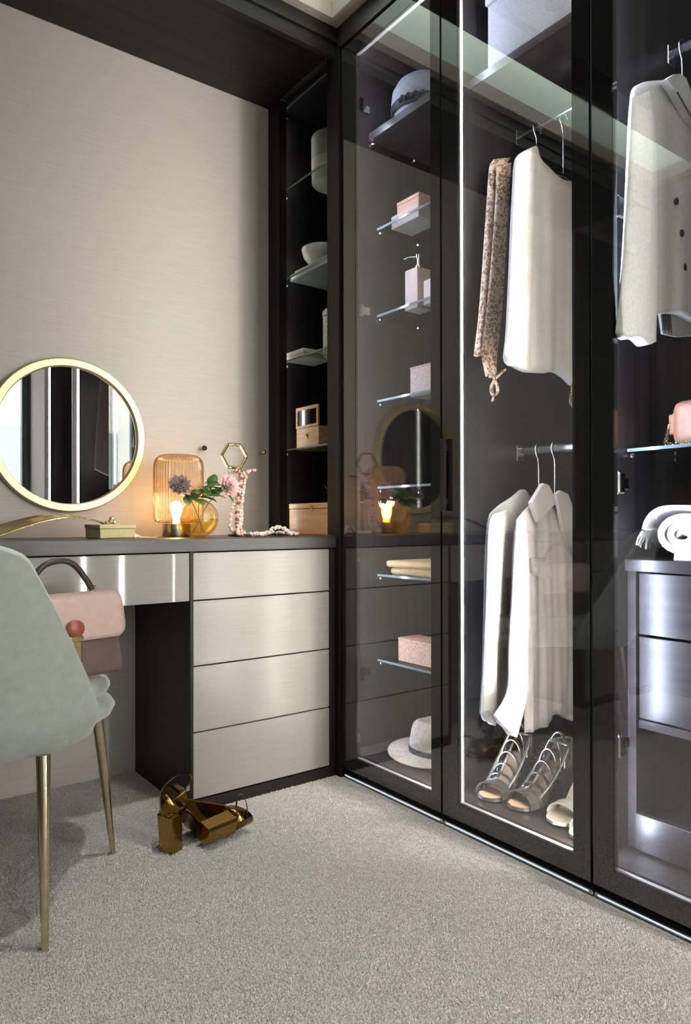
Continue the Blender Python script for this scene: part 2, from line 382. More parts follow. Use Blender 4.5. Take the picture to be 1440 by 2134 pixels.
# house across the street, seen through the window in the round mirror
hs = thing('facing_house', 'pale rendered house across the street seen in the round mirror', 'house', (-1.2, -9.5, -3.0))
HW = simple('pale render', (0.75, 0.78, 0.76), 0.8); HG = simple('dull window glass', (0.25, 0.32, 0.33), 0.1)
obj('wall', bx(-6.0, 4.0, -9.9, -9.5, -3.0, 3.6), HW, hs)
for cx in (-4.2, -2.4, -0.6, 1.2):
    for z0 in (-1.6, 1.0):
        wn = obj('window', bx(cx - 0.45, cx + 0.45, -9.52, -9.46, z0, z0 + 1.5), simple('white joinery', (0.7, 0.72, 0.7), 0.5), hs)
        obj('pane', bx(cx - 0.38, cx + 0.38, -9.47, -9.44, z0 + 0.08, z0 + 1.42), HG, wn)

# ceiling: beige border, luminous slot with white upstands, dark bulkhead, dark ceiling beyond
ce = new()
S0, S1 = -0.040, -0.300
box(ce, -2.75, 0.80, S0, D, ZC, ZC + 0.06)                       # over the desk
box(ce, -0.047, 0.80, S1, S0, ZC, ZC + 0.06)
box(ce, -2.75, -1.97, S1, S0, ZC, ZC + 0.06)
struct('ceiling', ce, BEIGE)
rc = bx(-2.75, 0.80, YB, -0.42, ZC, ZC + 0.06)
struct('ceiling_rear', rc, DARKCEIL)
struct('trim_1', bx(XL, 0.0, -0.42, S1, 2.585, ZC + 0.08), WENGE_H)   # dark bulkhead beam
us = new()
box(us, -1.97, -0.047, S0, S0 + 0.01, ZC + 0.06, 2.98); box(us, -1.97, -0.047, S1 - 0.01, S1, ZC + 0.06, 2.98)
box(us, -0.047, -0.037, S1, S0, ZC + 0.06, 2.98); box(us, -1.98, -1.97, S1, S0, ZC + 0.06, 2.98)
struct('trim_2', us, PLASTER)
lp = thing('ceiling_light_panel', 'long luminous white panel recessed in the ceiling slot', 'light', (-1.0, -0.17, 2.98))
obj('diffuser', bx(-1.97, -0.047, S1, S0, 2.975, 2.985), emitter('luminous ceiling panel', (0.90, 1.0, 0.93), ROOF_STRENGTH), lp)
obj('housing', bx(-1.99, -0.03, S1 - 0.02, S0 + 0.02, 2.986, 3.02), PLASTER, lp)
for i, (x, y) in enumerate(FILL_SPOTS):
    d = thing('downlight', ['round white downlight nearest the desk in the dark ceiling', 'round white downlight in the middle of the dark ceiling', 'round white downlight nearest the window in the dark ceiling'][i], 'light', (x, y, ZC), group='recessed downlights')
    b = lathe(new(), [(0.045, ZC - 0.004), (0.05, ZC - 0.004), (0.05, ZC), (0.045, ZC)], (x, y, 0), 24, cap=False)
    obj('rim', b, CHROME, d)
# boxed soffit over the desk and its stepped front fascia
struct('trim_3', bx(XL, 0.0, 0.0, D, 2.556, 2.60), WENGE_H)
f = new(); box(f, XL, 0.0, -0.003, 0.018, 2.518, 2.563); struct('trim_4', f, WENGE_H)
f = new(); box(f, XL, 0.0, -0.010, 0.018, 2.567, 2.616); struct('trim_5', f, WENGE_H)
# wardrobe cornice along the doors
struct('trim_6', bx(-0.004, 0.02, YB, -0.01, 2.545, ZC), WENGE_Y)
struct('trim_7', bx(XL - 0.02, XL, YB, 0.0, 2.545, ZC), WENGE_Y)

# ------------------------------------------------------------------ desk
wt = thing('worktop', 'long dark wood worktop running along the papered wall', 'worktop', (-1.0, 0.2, 0.798))
obj('slab', bx(XL, -0.005, -0.004, D - 0.002, 0.798, 0.838, 0.0015, 1), WORKTOP, wt)
ch = thing('drawer_chest', 'floor-standing chest of four glossy grey drawers in the corner under the worktop', 'drawers', (-0.29, 0.2, 0))
c = new()
box(c, -0.556, -0.5475, -0.002, D - 0.004, 0.0, 0.797); box(c, -0.034, -0.012, 0.0, D - 0.004, 0.0, 0.797)
box(c, -0.5475, -0.034, D - 0.03, D - 0.004, 0.0, 0.797); box(c, -0.5475, -0.034, 0.02, D - 0.03, 0.03, 0.036)
obj('carcass', c, WENGE, ch)
obj('plinth', bx(-0.5475, -0.034, 0.0, 0.02, 0.0, 0.036), WENGE_H, ch)
DZ = [(0.041, 0.2416), (0.2456, 0.4446), (0.4486, 0.646), (0.650, 0.7945)]
for z0, z1 in DZ:
    dr = obj('drawer', bx(-0.5455, -0.036, 0.0, 0.020, z0, z1, 0.001, 1), FRONTSATIN, ch)
    obj('drawer_box', bx(-0.53, -0.05, 0.021, 0.40, z0 + 0.01, z1 - 0.03), WENGE_IN, dr)
cl = thing('drawer_chest', 'matching four-drawer chest at the far end of the desk', 'drawers', (-1.73, 0.2, 0))
c = new(); box(c, -1.447, -1.4385, 0, D - 0.004, 0, 0.797); box(c, XL + 0.02, XL + 0.04, 0, D - 0.004, 0, 0.797); box(c, XL + 0.04, -1.447, D - 0.03, D - 0.004, 0, 0.797)
obj('carcass', c, WENGE, cl); obj('plinth', bx(XL + 0.04, -1.447, 0, 0.02, 0, 0.036), WENGE_H, cl)
for z0, z1 in DZ: obj('drawer', bx(XL + 0.042, -1.449, 0, 0.02, z0, z1, 0.001, 1), FRONTS, cl)
dd = thing('desk_drawer_unit', 'wide shallow grey drawer above the dark kneehole', 'drawers', (-1.0, 0.2, 0.648))
obj('drawer', bx(-1.4365, -0.558, 0.0, 0.020, 0.648, 0.7945, 0.001, 1), FRONTS, dd)
obj('drawer_box', bx(-1.42, -0.575, 0.021, 0.38, 0.662, 0.785), WENGE, dd)
obj('runner_panel', bx(-1.4380, -0.5565, 0.30, D - 0.004, 0.70, 0.797), WENGE, dd)

# ------------------------------------------------------------------ corner post and open shelf unit at the end of the desk
tw = thing('corner_shelf_unit', 'tall dark open shelf niche with glass shelves at the end of the desk', 'shelves', (0.25, 0.22, 0))
DEP = 0.70
obj('corner_post', bx(-0.010, 0.028, -0.026, 0.016, 0.0, 2.545), WENGE, tw)
obj('corner_post', bx(0.0, 0.03, 0.0165, 0.060, 0.840, 2.545), WENGE, tw)
obj('stile', bx(-0.004, 0.03, 0.381, D - 0.002, 0.840, 2.555), WENGE, tw)
obj('side_panel', bx(0.031, DEP, 0.436, D - 0.002, 0.0, 2.545), WENGE_IN, tw)
obj('side_panel', bx(0.031, DEP, -0.024, 0.0, 0.0, 2.545), WENGE_IN, tw)
obj('back_panel', bx(0.52, 0.54, 0.001, 0.435, 0.0, 2.545), WENGE_IN, tw)
obj('base_panel', bx(0.0, 0.519, 0.001, 0.435, 0.798, 0.8385), WORKTOP, tw)
obj('top_panel', bx(0.031, 0.519, 0.001, 0.435, 2.546, 2.5555), WENGE_IN, tw)
TZ = (1.176, 1.530, 1.857, 2.211, 2.535)
for z in TZ:
    s = obj('glass_shelf', bx(0.033, 0.50, 0.003, 0.433, z - 0.006, z), SHELFGLASS, tw)
    obj('front_edge', bx(0.0295, 0.0325, 0.003, 0.433, z - 0.006, z), SHELFEDGE, s)
    for x, y in ((0.06, 0.428), (0.42, 0.428), (0.06, 0.007), (0.42, 0.007)):
        obj('shelf_pin', sphere(new(), (x, y, z - 0.013), 0.0065, 8, 6), CHROME, tw)

obj('led_strip', bx(0.032, 0.037, 0.424, 0.430, 0.86, 2.50), NICHEFILL, tw)  # added strip hidden behind the stile to brighten the objects in the niche

# ------------------------------------------------------------------ wardrobes
def shelf_glass(parent, y0, y1, z, x0=0.15, pins=True):
    s = obj('glass_shelf', bx(x0 + 0.004, DEP - 0.02, y0, y1, z - 0.008, z), SHELFGLASS, parent)
    obj('front_edge', bx(x0, x0 + 0.0035, y0, y1, z - 0.008, z), SHELFEDGE, s)
    if pins:
        for x, y in ((x0 + 0.012, y1 - 0.006), (0.345, y1 - 0.006), (x0 + 0.012, y0 + 0.006), (0.345, y0 + 0.006)):
            obj('shelf_pin', sphere(new(), (x, y, z - 0.016), 0.0065, 8, 6), CHROME, parent)
def door(parent, ya, yb, bl, br, hinge_side, handle=None, ql=0.0, qr=0.002):
    """glass door from y=ya (far side) down to y=yb; bl, br: border widths"""
    b = new()
    z0, z1 = 0.035, 2.535; h0, h1 = 0.083, 2.484
    box(b, 0.0, 0.019, yb, yb + br, z0, z1); box(b, 0.0, 0.019, ya - bl, ya, z0, z1)
    box(b, 0.0, 0.019, yb + br, ya - bl, z0, h0); box(b, 0.0, 0.019, yb + br, ya - bl, h1, z1)
    d = obj('door', b, BLACKGLASS, parent)
    obj('glass_pane', bx(0.001, 0.006, yb + br, ya - bl, h0, h1), CLEAR, d)
    q = 0.0034
    if ql: obj('pane_trim', bx(0.0065, 0.019, ya - bl - ql, ya - bl, h0, h1), WHITEEDGE, d)
    obj('pane_trim', bx(0.0064, 0.019, yb + br, yb + br + qr, h0, h1), GLINTEDGE if qr > 0.005 else WHITEEDGE, d)
    obj('pane_trim', bx(0.0065, 0.019, yb + br + qr, ya - bl - ql, h0, h0 + q), WHITEEDGE, d)
    obj('pane_trim', bx(0.0065, 0.019, yb + br + qr, ya - bl - ql, h1 - q, h1), WHITEEDGE, d)
    ys = ya - 0.016 if hinge_side == 'far' else yb + 0.016
    s = -1 if hinge_side == 'far' else 1
    for z in (0.36, 0.98, 1.63, 2.34):
        hb = new()
        box(hb, 0.034, 0.062, min(ys + s * 0.004, ys + s * 0.032), max(ys + s * 0.004, ys + s * 0.032), z - 0.026, z + 0.026, 0.004, 1)
        box(hb, 0.062, 0.100, min(ys, ys + s * 0.018), max(ys, ys + s * 0.018), z - 0.015, z + 0.015, 0.003, 1)
        lathe(hb, [(0.008, z + 0.022), (0.008, z + 0.030), (0.0, z + 0.030)], (0.046, ys + s * 0.017, 0), 10)
        obj('hinge', hb, CHROME, d)
    if handle:
        h = new(); box(h, -0.018, -0.008, handle - 0.010, handle + 0.010, 0.920, 1.130, 0.002, 1)
        box(h, -0.008, 0.0, handle - 0.006, handle + 0.006, 0.94, 0.955); box(h, -0.008, 0.0, handle - 0.006, handle + 0.006, 1.095, 1.11)
        obj('handle', h, BLACK, d)
    return d
def bay(label, ya, yb, strip_left=True, strip_right=True, top_strip=True, sx=0.032, out=((-0.90, 0.43), 0.013, 1.0), lmat=None):
    w_ = thing('wardrobe', label, 'wardrobe', (0.35, (ya + yb) / 2, 0))
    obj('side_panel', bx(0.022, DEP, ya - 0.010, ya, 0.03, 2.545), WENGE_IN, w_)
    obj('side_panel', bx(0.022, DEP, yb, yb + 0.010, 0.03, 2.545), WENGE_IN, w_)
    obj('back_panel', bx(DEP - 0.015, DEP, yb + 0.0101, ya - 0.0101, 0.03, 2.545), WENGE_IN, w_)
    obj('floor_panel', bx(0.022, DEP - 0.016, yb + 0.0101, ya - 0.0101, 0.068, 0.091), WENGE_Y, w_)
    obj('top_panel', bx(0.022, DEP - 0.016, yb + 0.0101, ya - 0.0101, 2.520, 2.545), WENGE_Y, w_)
    obj('plinth', bx(0.030, 0.045, yb + 0.0005, ya - 0.0005, 0.0, 0.030), BLACK, w_)
    obj('plinth_strip', bx(0.004, 0.030, yb + 0.0005, ya - 0.0005, 0.002, 0.0135, 0.003, 1), CHROME, w_)
    obj('led_line', bx(0.0030, 0.0038, yb + 0.012, ya - 0.012, 0.0085, 0.0120), GLOWLINE, w_)  # thin bluish line set on the chrome plinth with its own emission
    if strip_left: obj('led_strip', bx(0.024, 0.030, ya - 0.021, ya - 0.015, 0.10, 2.51), lmat or LED, w_)
    if strip_right:
        (nx, ny), hw_, k_ = out; nl = sqrt(nx * nx + ny * ny); nx /= nl; ny /= nl; tx, ty = -ny, nx; cx_, cy_ = sx, yb + 0.012 + hw_
        def P(s, d): return (cx_ + tx * s + nx * d, cy_ + ty * s + ny * d)
        obj('led_strip', prism(new(), [P(-hw_, 0.0), P(hw_, 0.0), P(hw_, .0015), P(-hw_, .0015)], 0.10, 2.51, 'z'), ledo(k_), w_)
        obj('led_profile', prism(new(), [P(-hw_ - .001, -.0005), P(hw_ + .001, -.0005), P(.002, -.006), P(-.002, -.006)], 0.10, 2.51, 'z'), ALU, w_)
    if top_strip: obj('led_strip', bx(0.026, 0.032, yb + 0.03, ya - 0.03, 2.5165, 2.5195), LEDTOP, w_)
    return w_
bay1 = bay('glass-fronted wardrobe with glass shelves beside the corner post', -0.026, -0.517, out=((-0.90, 0.43), 0.013, 0.56), lmat=LED1)
door(bay1, -0.030, -0.5135, 0.074, 0.0405, 'far', None, 0.0, 0.0062)
for z in (1.944, 1.632, 1.326, 1.015, 0.701, 0.396): shelf_glass(bay1, -0.505, -0.038, z)
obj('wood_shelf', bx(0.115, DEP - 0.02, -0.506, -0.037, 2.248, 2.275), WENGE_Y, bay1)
for x in (0.13, 0.33): obj('shelf_pin', sphere(new(), (x, -0.041, 2.241), 0.0065, 8, 6), CHROME, bay1)

bay2 = bay('glass-fronted wardrobe with two hanging rails and the black handle', -0.519, -1.019, out=((-0.84, 0.54), 0.010, 1.45))
door(bay2, -0.5215, -1.0155, 0.0635, 0.0475, 'near', -0.538, 0.0040, 0.0010)
obj('wood_shelf', bx(0.105, DEP - 0.02, -1.008, -0.530, 2.190, 2.215), WENGE_Y, bay2)
def rail(parent, ya, yb, z, r, flat, x=0.335):
    b = new(); tube(b, [(x, ya, z), (x, yb, z)], r, 12, flat=flat)
    rl = obj('hanging_rail', b, CHROME, parent, smooth=True, auto=40)
    for y in (ya - 0.003, yb + 0.003):
        e = new(); box(e, x - 0.018, x + 0.018, y - 0.003, y + 0.003, z - 0.03, z + 0.02, 0.002, 1)
        obj('rail_bracket', e, CHROME, rl)
rail(bay2, -0.530, -1.008, 2.118, 0.006, 1.0)
rail(bay2, -0.530, -1.008, 1.112, 0.008, 1.9)
# aluminium shelf standard with slots in the far side panel
st = new(); box(st, 0.070, 0.088, -0.5325, -0.5293, 0.10, 2.18)
std = obj('slotted_standard', st, simple('dark anodised standard', (0.16, 0.16, 0.17), 0.35, 1.0), bay2)
sl = new()
for k in range(14): box(sl, 0.075, 0.083, -0.5335, -0.5326, 0.22 + k * 0.14, 0.22 + k * 0.14 + 0.05)
obj('slots', sl, BLACK, std)

bay3 = bay('glass-fronted wardrobe holding a white jacket over a built-in chest', -1.021, -1.521, out=((-0.9, 0.43), 0.006, 0.8), lmat=LED3)  # this bay's angled strip is added to brighten the jacket
door(bay3, -1.0235, -1.5175, 0.054, 0.0475, 'far')
rail(bay3, -1.032, -1.510, 2.118, 0.009, 1.6)
shelf_glass(bay3, -1.509, -1.033, 1.068, 0.130)
cc = thing('built_in_chest', 'dark wood chest with two drawers built into the wardrobe under the rolled blanket', 'drawers', (0.4, -1.27, 0.38))
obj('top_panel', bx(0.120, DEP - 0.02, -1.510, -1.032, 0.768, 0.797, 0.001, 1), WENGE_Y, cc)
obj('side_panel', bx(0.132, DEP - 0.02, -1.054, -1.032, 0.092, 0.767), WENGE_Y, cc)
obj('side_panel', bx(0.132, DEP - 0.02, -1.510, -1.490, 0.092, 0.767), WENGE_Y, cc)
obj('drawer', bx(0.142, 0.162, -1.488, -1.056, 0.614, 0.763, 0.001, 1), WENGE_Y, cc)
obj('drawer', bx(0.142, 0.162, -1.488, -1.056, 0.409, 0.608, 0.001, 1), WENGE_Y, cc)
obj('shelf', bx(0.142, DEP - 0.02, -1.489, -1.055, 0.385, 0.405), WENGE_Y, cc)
lb = thing('low_drawer', 'low dark pull-out drawer on the wardrobe floor under the built-in chest', 'drawers', (0.4, -1.27, 0.1))
b = new(); box(b, 0.120, 0.138, -1.487, -1.059, 0.096, 0.183, 0.001, 1); obj('front', b, WENGE_Y, lb)
b = new(); box(b, 0.139, DEP - 0.03, -1.485, -1.061, 0.093, 0.150); obj('tray', b, WENGE_IN, lb)

bay4 = bay('wide open-fronted wardrobe farther along the row', -1.523, -2.380, False, True, False, 0.060, ((-0.5, 0.86), 0.005, 1.2))
rail(bay4, -1.534, -2.369, 2.118, 0.009, 1.6)
bay5 = bay('last open-fronted wardrobe of the row next to the window wall', -2.382, -3.160, False, True, False, 0.060, ((-0.5, 0.86), 0.005, 1.2))
rail(bay5, -2.393, -3.149, 2.118, 0.009, 1.6)
struct('wall_pier', bx(0.024, 0.719, YB, -3.162, 0, 2.545), simple('pier paint', (0.30, 0.29, 0.27), 0.7))

# ------------------------------------------------------------------ dark wardrobe row opposite (seen only as a reflection in the doors)
lw = thing('tall_dark_wardrobe', 'row of plain dark wardrobe doors facing the glass wardrobes', 'wardrobe', (XL - 0.3, -1.7, 0))
obj('carcass', bx(-2.665, XL - 0.022, YB + 0.01, -0.03, 0.0, 2.545), WENGE, lw)
yy = -0.03
while yy > YB + 0.3:
    dw = obj('door', bx(XL - 0.020, XL, max(yy - 0.50, YB + 0.01) + 0.002, yy - 0.002, 0.035, 2.54), BLACKGLASS, lw)
    yy -= 0.502
lt = thing('open_shelf_unit', 'dark open shelf niche at the opposite end of the desk', 'shelves', (XL - 0.3, 0.22, 0))
obj('back_panel', bx(-2.60, -2.58, -0.02, D - 0.002, 0, 2.545), WENGE, lt)
obj('side_panel', bx(-2.579, XL - 0.001, -0.025, 0.0, 0, 2.545), WENGE, lt); obj('side_panel', bx(-2.579, XL - 0.001, 0.436, D - 0.002, 0, 2.545), WENGE, lt)
obj('base_panel', bx(-2.579, XL - 0.001, 0.001, 0.435, 0.798, 0.838), WORKTOP, lt)
for z in TZ[:4]: obj('glass_shelf', bx(-2.57, XL - 0.03, 0.003, 0.433, z - 0.006, z), SHELFGLASS, lt)
# ------------------------------------------------------------------ things on the desk
mr = thing('round_mirror', 'round mirror in a thick textured gold frame on the papered wall', 'mirror', (-0.785, D - 0.01, 1.181))
b = new(); prof = []
RO, RI = 0.258, 0.229; n = 72
sec = [(RI, -0.012), (RI + 0.004, -0.030), (RO - 0.004, -0.030), (RO, -0.024), (RO, -0.002), (RI, -0.002)]
rings = []
for i in range(n):
    a = 2 * pi * i / n
    rings.append([b.verts.new((-0.785 + r * cos(a), D + y, 1.181 + r * sin(a))) for r, y in sec])
for i in range(n):
    p, q = rings[i], rings[(i + 1) % n]
    for k in range(6): b.faces.new((p[k], p[(k + 1) % 6], q[(k + 1) % 6], q[k]))
obj('frame', b, GOLDLEAF, mr, smooth=True, auto=35)
b = new()
A = [b.verts.new((-0.785 + RI * cos(2 * pi * i / n), D - 0.014, 1.181 + RI * sin(2 * pi * i / n))) for i in range(n)]
B = [b.verts.new((-0.785 + RI * cos(2 * pi * i / n), D - 0.003, 1.181 + RI * sin(2 * pi * i / n))) for i in range(n)]
b.faces.new(A); b.faces.new(list(reversed(B)))
for i in range(n): b.faces.new((A[i], B[i], B[(i + 1) % n], A[(i + 1) % n]))
obj('mirror_glass', b, MIRROR, mr)

AMBER = glass('ribbed amber glass', (0.86, 0.76, 0.62), 1.55, 0.03, body=(0.60, 0.46, 0.31), bodyfac=0.12, oblique=True)
AMBERV = glass('amber vase glass', (0.95, 0.87, 0.66), 1.5, 0.0)
lm = thing('table_lamp', 'small table lamp with ribbed amber glass shade and brass base', 'lamp', (-0.470, 0.30, 0.838))
LX, LY = -0.470, 0.300
obj('base', lathe(new(), [(0.0, 0.838), (0.047, 0.838), (0.048, 0.842), (0.048, 0.880), (0.045, 0.884), (0.0, 0.884)], (LX, LY, 0), 40, cap=False), SOFTBRASS, lm, smooth=True, auto=35)
sp = [(0.045, 0.885), (0.066, 0.886), (0.078, 0.891), (0.083, 0.905), (0.084, 1.00), (0.084, 1.075), (0.082, 1.095), (0.074, 1.110), (0.058, 1.120), (0.030, 1.123), (0.0, 1.124)]
obj('shade', lathe(new(), sp, (LX + 0.008, LY, 0), 288, ribs=48, rd=0.0020, cap=False), AMBER, lm, smooth=True)
bulb = lathe(new(), [(0.012, 0.885), (0.012, 0.905), (0.016, 0.915), (0.020, 0.935), (0.017, 0.952), (0.008, 0.960), (0.0, 0.962)], (LX, LY, 0), 20)
obj('bulb', bulb, emitter('warm bulb', (1.0, 0.72, 0.42), 30.0), lm, smooth=True)
pl = bpy.data.lights.new('lamp_light', 'POINT'); pl.energy = 1.3; pl.color = (1.0, 0.68, 0.38); pl.shadow_soft_size = 0.03
plo = bpy.data.objects.new('lamp_light', pl); COL.objects.link(plo); plo.location = (LX, LY, 0.97)

# vase with flowers
vs = thing('globe_vase', 'round amber glass bowl vase half full of water on the worktop', 'vase', (-0.433, 0.20, 0.838))
VX, VY = -0.433, 0.200; R = 0.066
pr = [(0.018, 0.8385)]
for k in range(1, 15):
    a = -pi / 2 + 0.28 + (pi - 0.28 - 0.52) * k / 14
    pr.append((R * cos(a), 0.902 + R * sin(a)))
obj('bowl', lathe(new(), pr, (VX, VY, 0), 40, cap=False), AMBERV, vs, smooth=True)
pw = [(0.0, 0.8395), (0.018, 0.840)]
for k in range(1, 9):
    a = -pi / 2 + 0.3 + (pi / 2 - 0.32) * k / 8
    pw.append(((R - 0.002) * cos(a), 0.902 + (R - 0.002) * sin(a)))
pw.append((0.0, pw[-1][1]))
obj('water', lathe(new(), pw, (VX, VY, 0), 32, cap=False), glass('golden water', (0.95, 0.84, 0.52), 1.33, body=(0.80, 0.66, 0.34), bodyfac=0.14), vs, smooth=True)
STEM = simple('flower stem', (0.14, 0.17, 0.05), 0.5); LEAF = simple('leaf green', (0.09, 0.19, 0.05), 0.45); LEAF2 = simple('pale leaf', (0.26, 0.30, 0.12), 0.5)
def petals(c, nrm, R, rows, per, mat, name, parent, cup=0.5):
    nrm = Vector(nrm).normalized(); t1 = nrm.orthogonal().normalized(); t2 = nrm.cross(t1); b = new()
    for r in range(rows):
        rad = R * (1 - r / (rows + 0.6)); tilt = 0.15 + cup * r / max(1, rows - 1); nn = max(5, per - 2 * r)
        for k in range(nn):
            a = 2 * pi * (k + 0.5 * (r % 2)) / nn + random.uniform(-.1, .1)
            d = t1 * cos(a) + t2 * sin(a); s = nrm.cross(d)
            ax = (d * cos(tilt * 1.3) + nrm * sin(tilt * 1.3)); base = Vector(c) + nrm * (0.004 * r)
            wd = rad * 0.26
            pts = [base + ax * rad * 0.12, base + ax * rad * 0.6 + s * wd, base + ax * rad * 1.0 + nrm * rad * 0.05, base + ax * rad * 0.6 - s * wd, base + ax * rad * 0.6 - nrm * rad * 0.08]
            v = [b.verts.new(p) for p in pts]
            b.faces.new((v[0], v[1], v[4])); b.faces.new((v[0], v[4], v[3])); b.faces.new((v[1], v[2], v[4])); b.faces.new((v[4], v[2], v[3]))
    return obj(name, b, mat, parent)
def leaf_blade(b, p, d, L, w_, up=(0, 0, 1)):
    d = Vector(d).normalized(); u = Vector(up); s = d.cross(u).normalized(); u = s.cross(d)
    N = 5; rows = []
    for i in range(N + 1):
        t = i / N; ww = w_ * sin(pi * min(1, t * 0.92 + 0.06)) ** 0.8; c = Vector(p) + d * L * t - u * (0.25 * L * t * t)
        rows.append((b.verts.new(c + s * ww + u * ww * 0.25), b.verts.new(c), b.verts.new(c - s * ww + u * ww * 0.25)))
    for q, r in zip(rows, rows[1:]):
        b.faces.new((q[0], q[1], r[1], r[0])); b.faces.new((q[1], q[2], r[2], r[1]))
def flower(name, label, head, nrm, R, rows, per, pmat, leaves, cmat=None):
    t = thing(name, label, 'flower', (VX, VY, 0.85), group='flowers in the amber vase')
    h = Vector(head); b0 = Vector((VX - (h.x - VX) * 0.25, VY, 0.850))
    mid = Vector((VX + (h.x - VX) * 0.35, VY + (h.y - VY) * 0.3, 0.955))
    obj('stem', tube(new(), spline([b0, mid, h - Vector(nrm).normalized() * 0.006], 12), 0.0016, 6), STEM, t, smooth=True)
    petals(h, nrm, R, rows, per, pmat, 'petals', t)
    if cmat: petals(h + Vector(nrm).normalized() * 0.006, nrm, R * 0.5, 3, 9, cmat, 'centre_petals', t, 1.0)
    for (p, d, L, ww, m) in leaves:
        b = new(); leaf_blade(b, p, d, L, ww); obj('leaf', b, m, t)
PINK = simple('pale pink petal', (0.75, 0.46, 0.46), 0.6); DEEP = simple('deep pink petal', (0.52, 0.12, 0.18), 0.6); MAUVE = simple('mauve petal', (0.13, 0.075, 0.075), 0.6); MAUVE2 = simple('dusty mauve petal', (0.24, 0.165, 0.16), 0.6)
flower('dahlia', 'pale pink dahlia with a deep pink heart leaning out of the vase', (-0.343, 0.16, 1.010), (0.15, -1, 0.35), 0.044, 5, 14, PINK,
       [((-0.352, 0.165, 0.985), (0.4, -0.4, -0.35), 0.045, 0.013, LEAF), ((-0.365, 0.17, 0.99), (-0.7, -0.3, 0.5), 0.05, 0.015, LEAF), ((-0.380, 0.17, 0.975), (-0.5, -0.6, 0.5), 0.05, 0.014, LEAF), ((-0.35, 0.17, 0.99), (0.7, -0.2, -0.6), 0.04, 0.011, LEAF)], DEEP)
flower('dahlia', 'dusky mauve dahlia in front of the lamp shade', (-0.516, 0.17, 1.008), (-0.3, -0.9, 0.5), 0.042, 5, 12, MAUVE2,
       [((-0.49, 0.17, 0.985), (0.3, -0.6, 0.1), 0.05, 0.016, LEAF2), ((-0.47, 0.17, 0.98), (0.5, -0.5, 0.5), 0.05, 0.016, LEAF2), ((-0.46, 0.17, 0.965), (0.6, -0.5, -0.1), 0.055, 0.016, LEAF2), ((-0.49, 0.17, 0.975), (-0.2, -0.6, -0.4), 0.05, 0.015, LEAF2)], MAUVE)
t = thing('foliage_sprig', 'leafy green sprig rising between the two dahlias', 'leaves', (VX, VY, 0.85), group='flowers in the amber vase')
obj('stem', tube(new(), spline([(VX + 0.01, VY, 0.85), (VX - 0.005, VY - 0.01, 0.95), (VX + 0.035, VY - 0.02, 1.02)], 12), 0.0014, 6), STEM, t, smooth=True)
for k in range(26):
    f = k / 25; p = (VX - 0.045 + 0.10 * f, VY - 0.02 - 0.01 * (k % 3), 0.958 + 0.06 * f * (1 if k % 2 else .5)); a = k * 2.4
    b = new(); leaf_blade(b, p, (cos(a), -0.5 + 0.4 * sin(a * 1.3), 0.30 + 0.35 * sin(a)), 0.058, 0.019); obj('leaf', b, LEAF if k % 3 else LEAF2, t)

# jewellery stand with necklaces
WOODL = grain('pale oak', (0.55, 0.43, 0.28), (0.68, 0.55, 0.38), (6, 60, 60), 0.5, 0.1)
BEADP = grain('pink beads', (0.62, 0.30, 0.22), (0.80, 0.58, 0.48), (90, 90, 90), 0.3); BEADC = simple('pearly beads', (0.74, 0.64, 0.58), 0.25); BEADD = simple('dark beads', (0.16, 0.07, 0.07), 0.3)
js = thing('jewellery_stand', 'slim jewellery stand topped with a pale gold hexagon ring', 'stand', (-0.268, 0.21, 0.838))
JX, JY = -0.268, 0.210
obj('base', lathe(new(), [(0.0, 0.8385), (0.045, 0.8385), (0.045, 0.846), (0.0, 0.848)], (JX, JY, 0), 32, cap=False), BLACK, js, smooth=True, auto=30)
obj('post', tube(new(), [(JX, JY, 0.846), (JX - 0.004, JY, 1.08)], 0.005, 10), SOFTBRASS, js, smooth=True)
b = new(); hp = [(-0.294 + 0.049 * cos(pi / 3 * k), JY, 1.120 + 0.046 * sin(pi / 3 * k)) for k in range(6)]
for k in range(6): tube(b, [hp[k], hp[(k + 1) % 6]], 0.0055, 8)
obj('hexagon_ring', b, BRASS, js)
obj('cross_arm', tube(new(), [(JX - 0.05, JY - 0.004, 1.062), (JX + 0.055, JY - 0.004, 1.068)], 0.004, 8), SOFTBRASS, js)
def beads(pts, r, n, mats, name, label, parent=None, wob=0.3):
    P = spline(pts, n); groups = [new() for _ in mats]
    for i, p in enumerate(P):
        q = Vector(p) + Vector((random.uniform(-1, 1), random.uniform(-1, 1), random.uniform(-.3, 1))) * r * wob
        sphere(groups[i % len(mats)], q, r * random.uniform(0.85, 1.15), 8, 6)
    t = thing(name, label, 'necklace', P[n // 2])
    for g, m in zip(groups, mats): obj('bead_string', g, m, t, smooth=True, kind='stuff')
    return t
beads([(JX + 0.008, JY - 0.012, 1.055), (-0.290, JY - 0.015, 0.99), (-0.318, JY - 0.02, 0.90), (-0.320, JY - 0.03, 0.860), (-0.295, JY - 0.035, 0.846)], 0.0068, 34, (BEADP, BEADC), 'bead_necklace', 'long pink bead necklace hanging from the stand to the worktop')
beads([(JX - 0.006, JY - 0.016, 1.055), (-0.275, JY - 0.022, 0.97), (-0.283, JY - 0.03, 0.89), (-0.292, JY - 0.04, 0.848), (-0.262, JY - 0.05, 0.846)], 0.0062, 34, (BEADC, BEADP, BEADC), 'bead_necklace', 'pearly bead necklace hanging beside the pink one on the stand')
beads([(JX - 0.03, JY - 0.018, 1.072), (JX - 0.01, JY - 0.02, 1.058), (JX + 0.02, JY - 0.02, 1.066), (JX + 0.05, JY - 0.012, 1.072)], 0.0065, 16, (BEADD, BEADP), 'bead_bracelet', 'dark and pink bead bracelet draped over the arm of the stand')
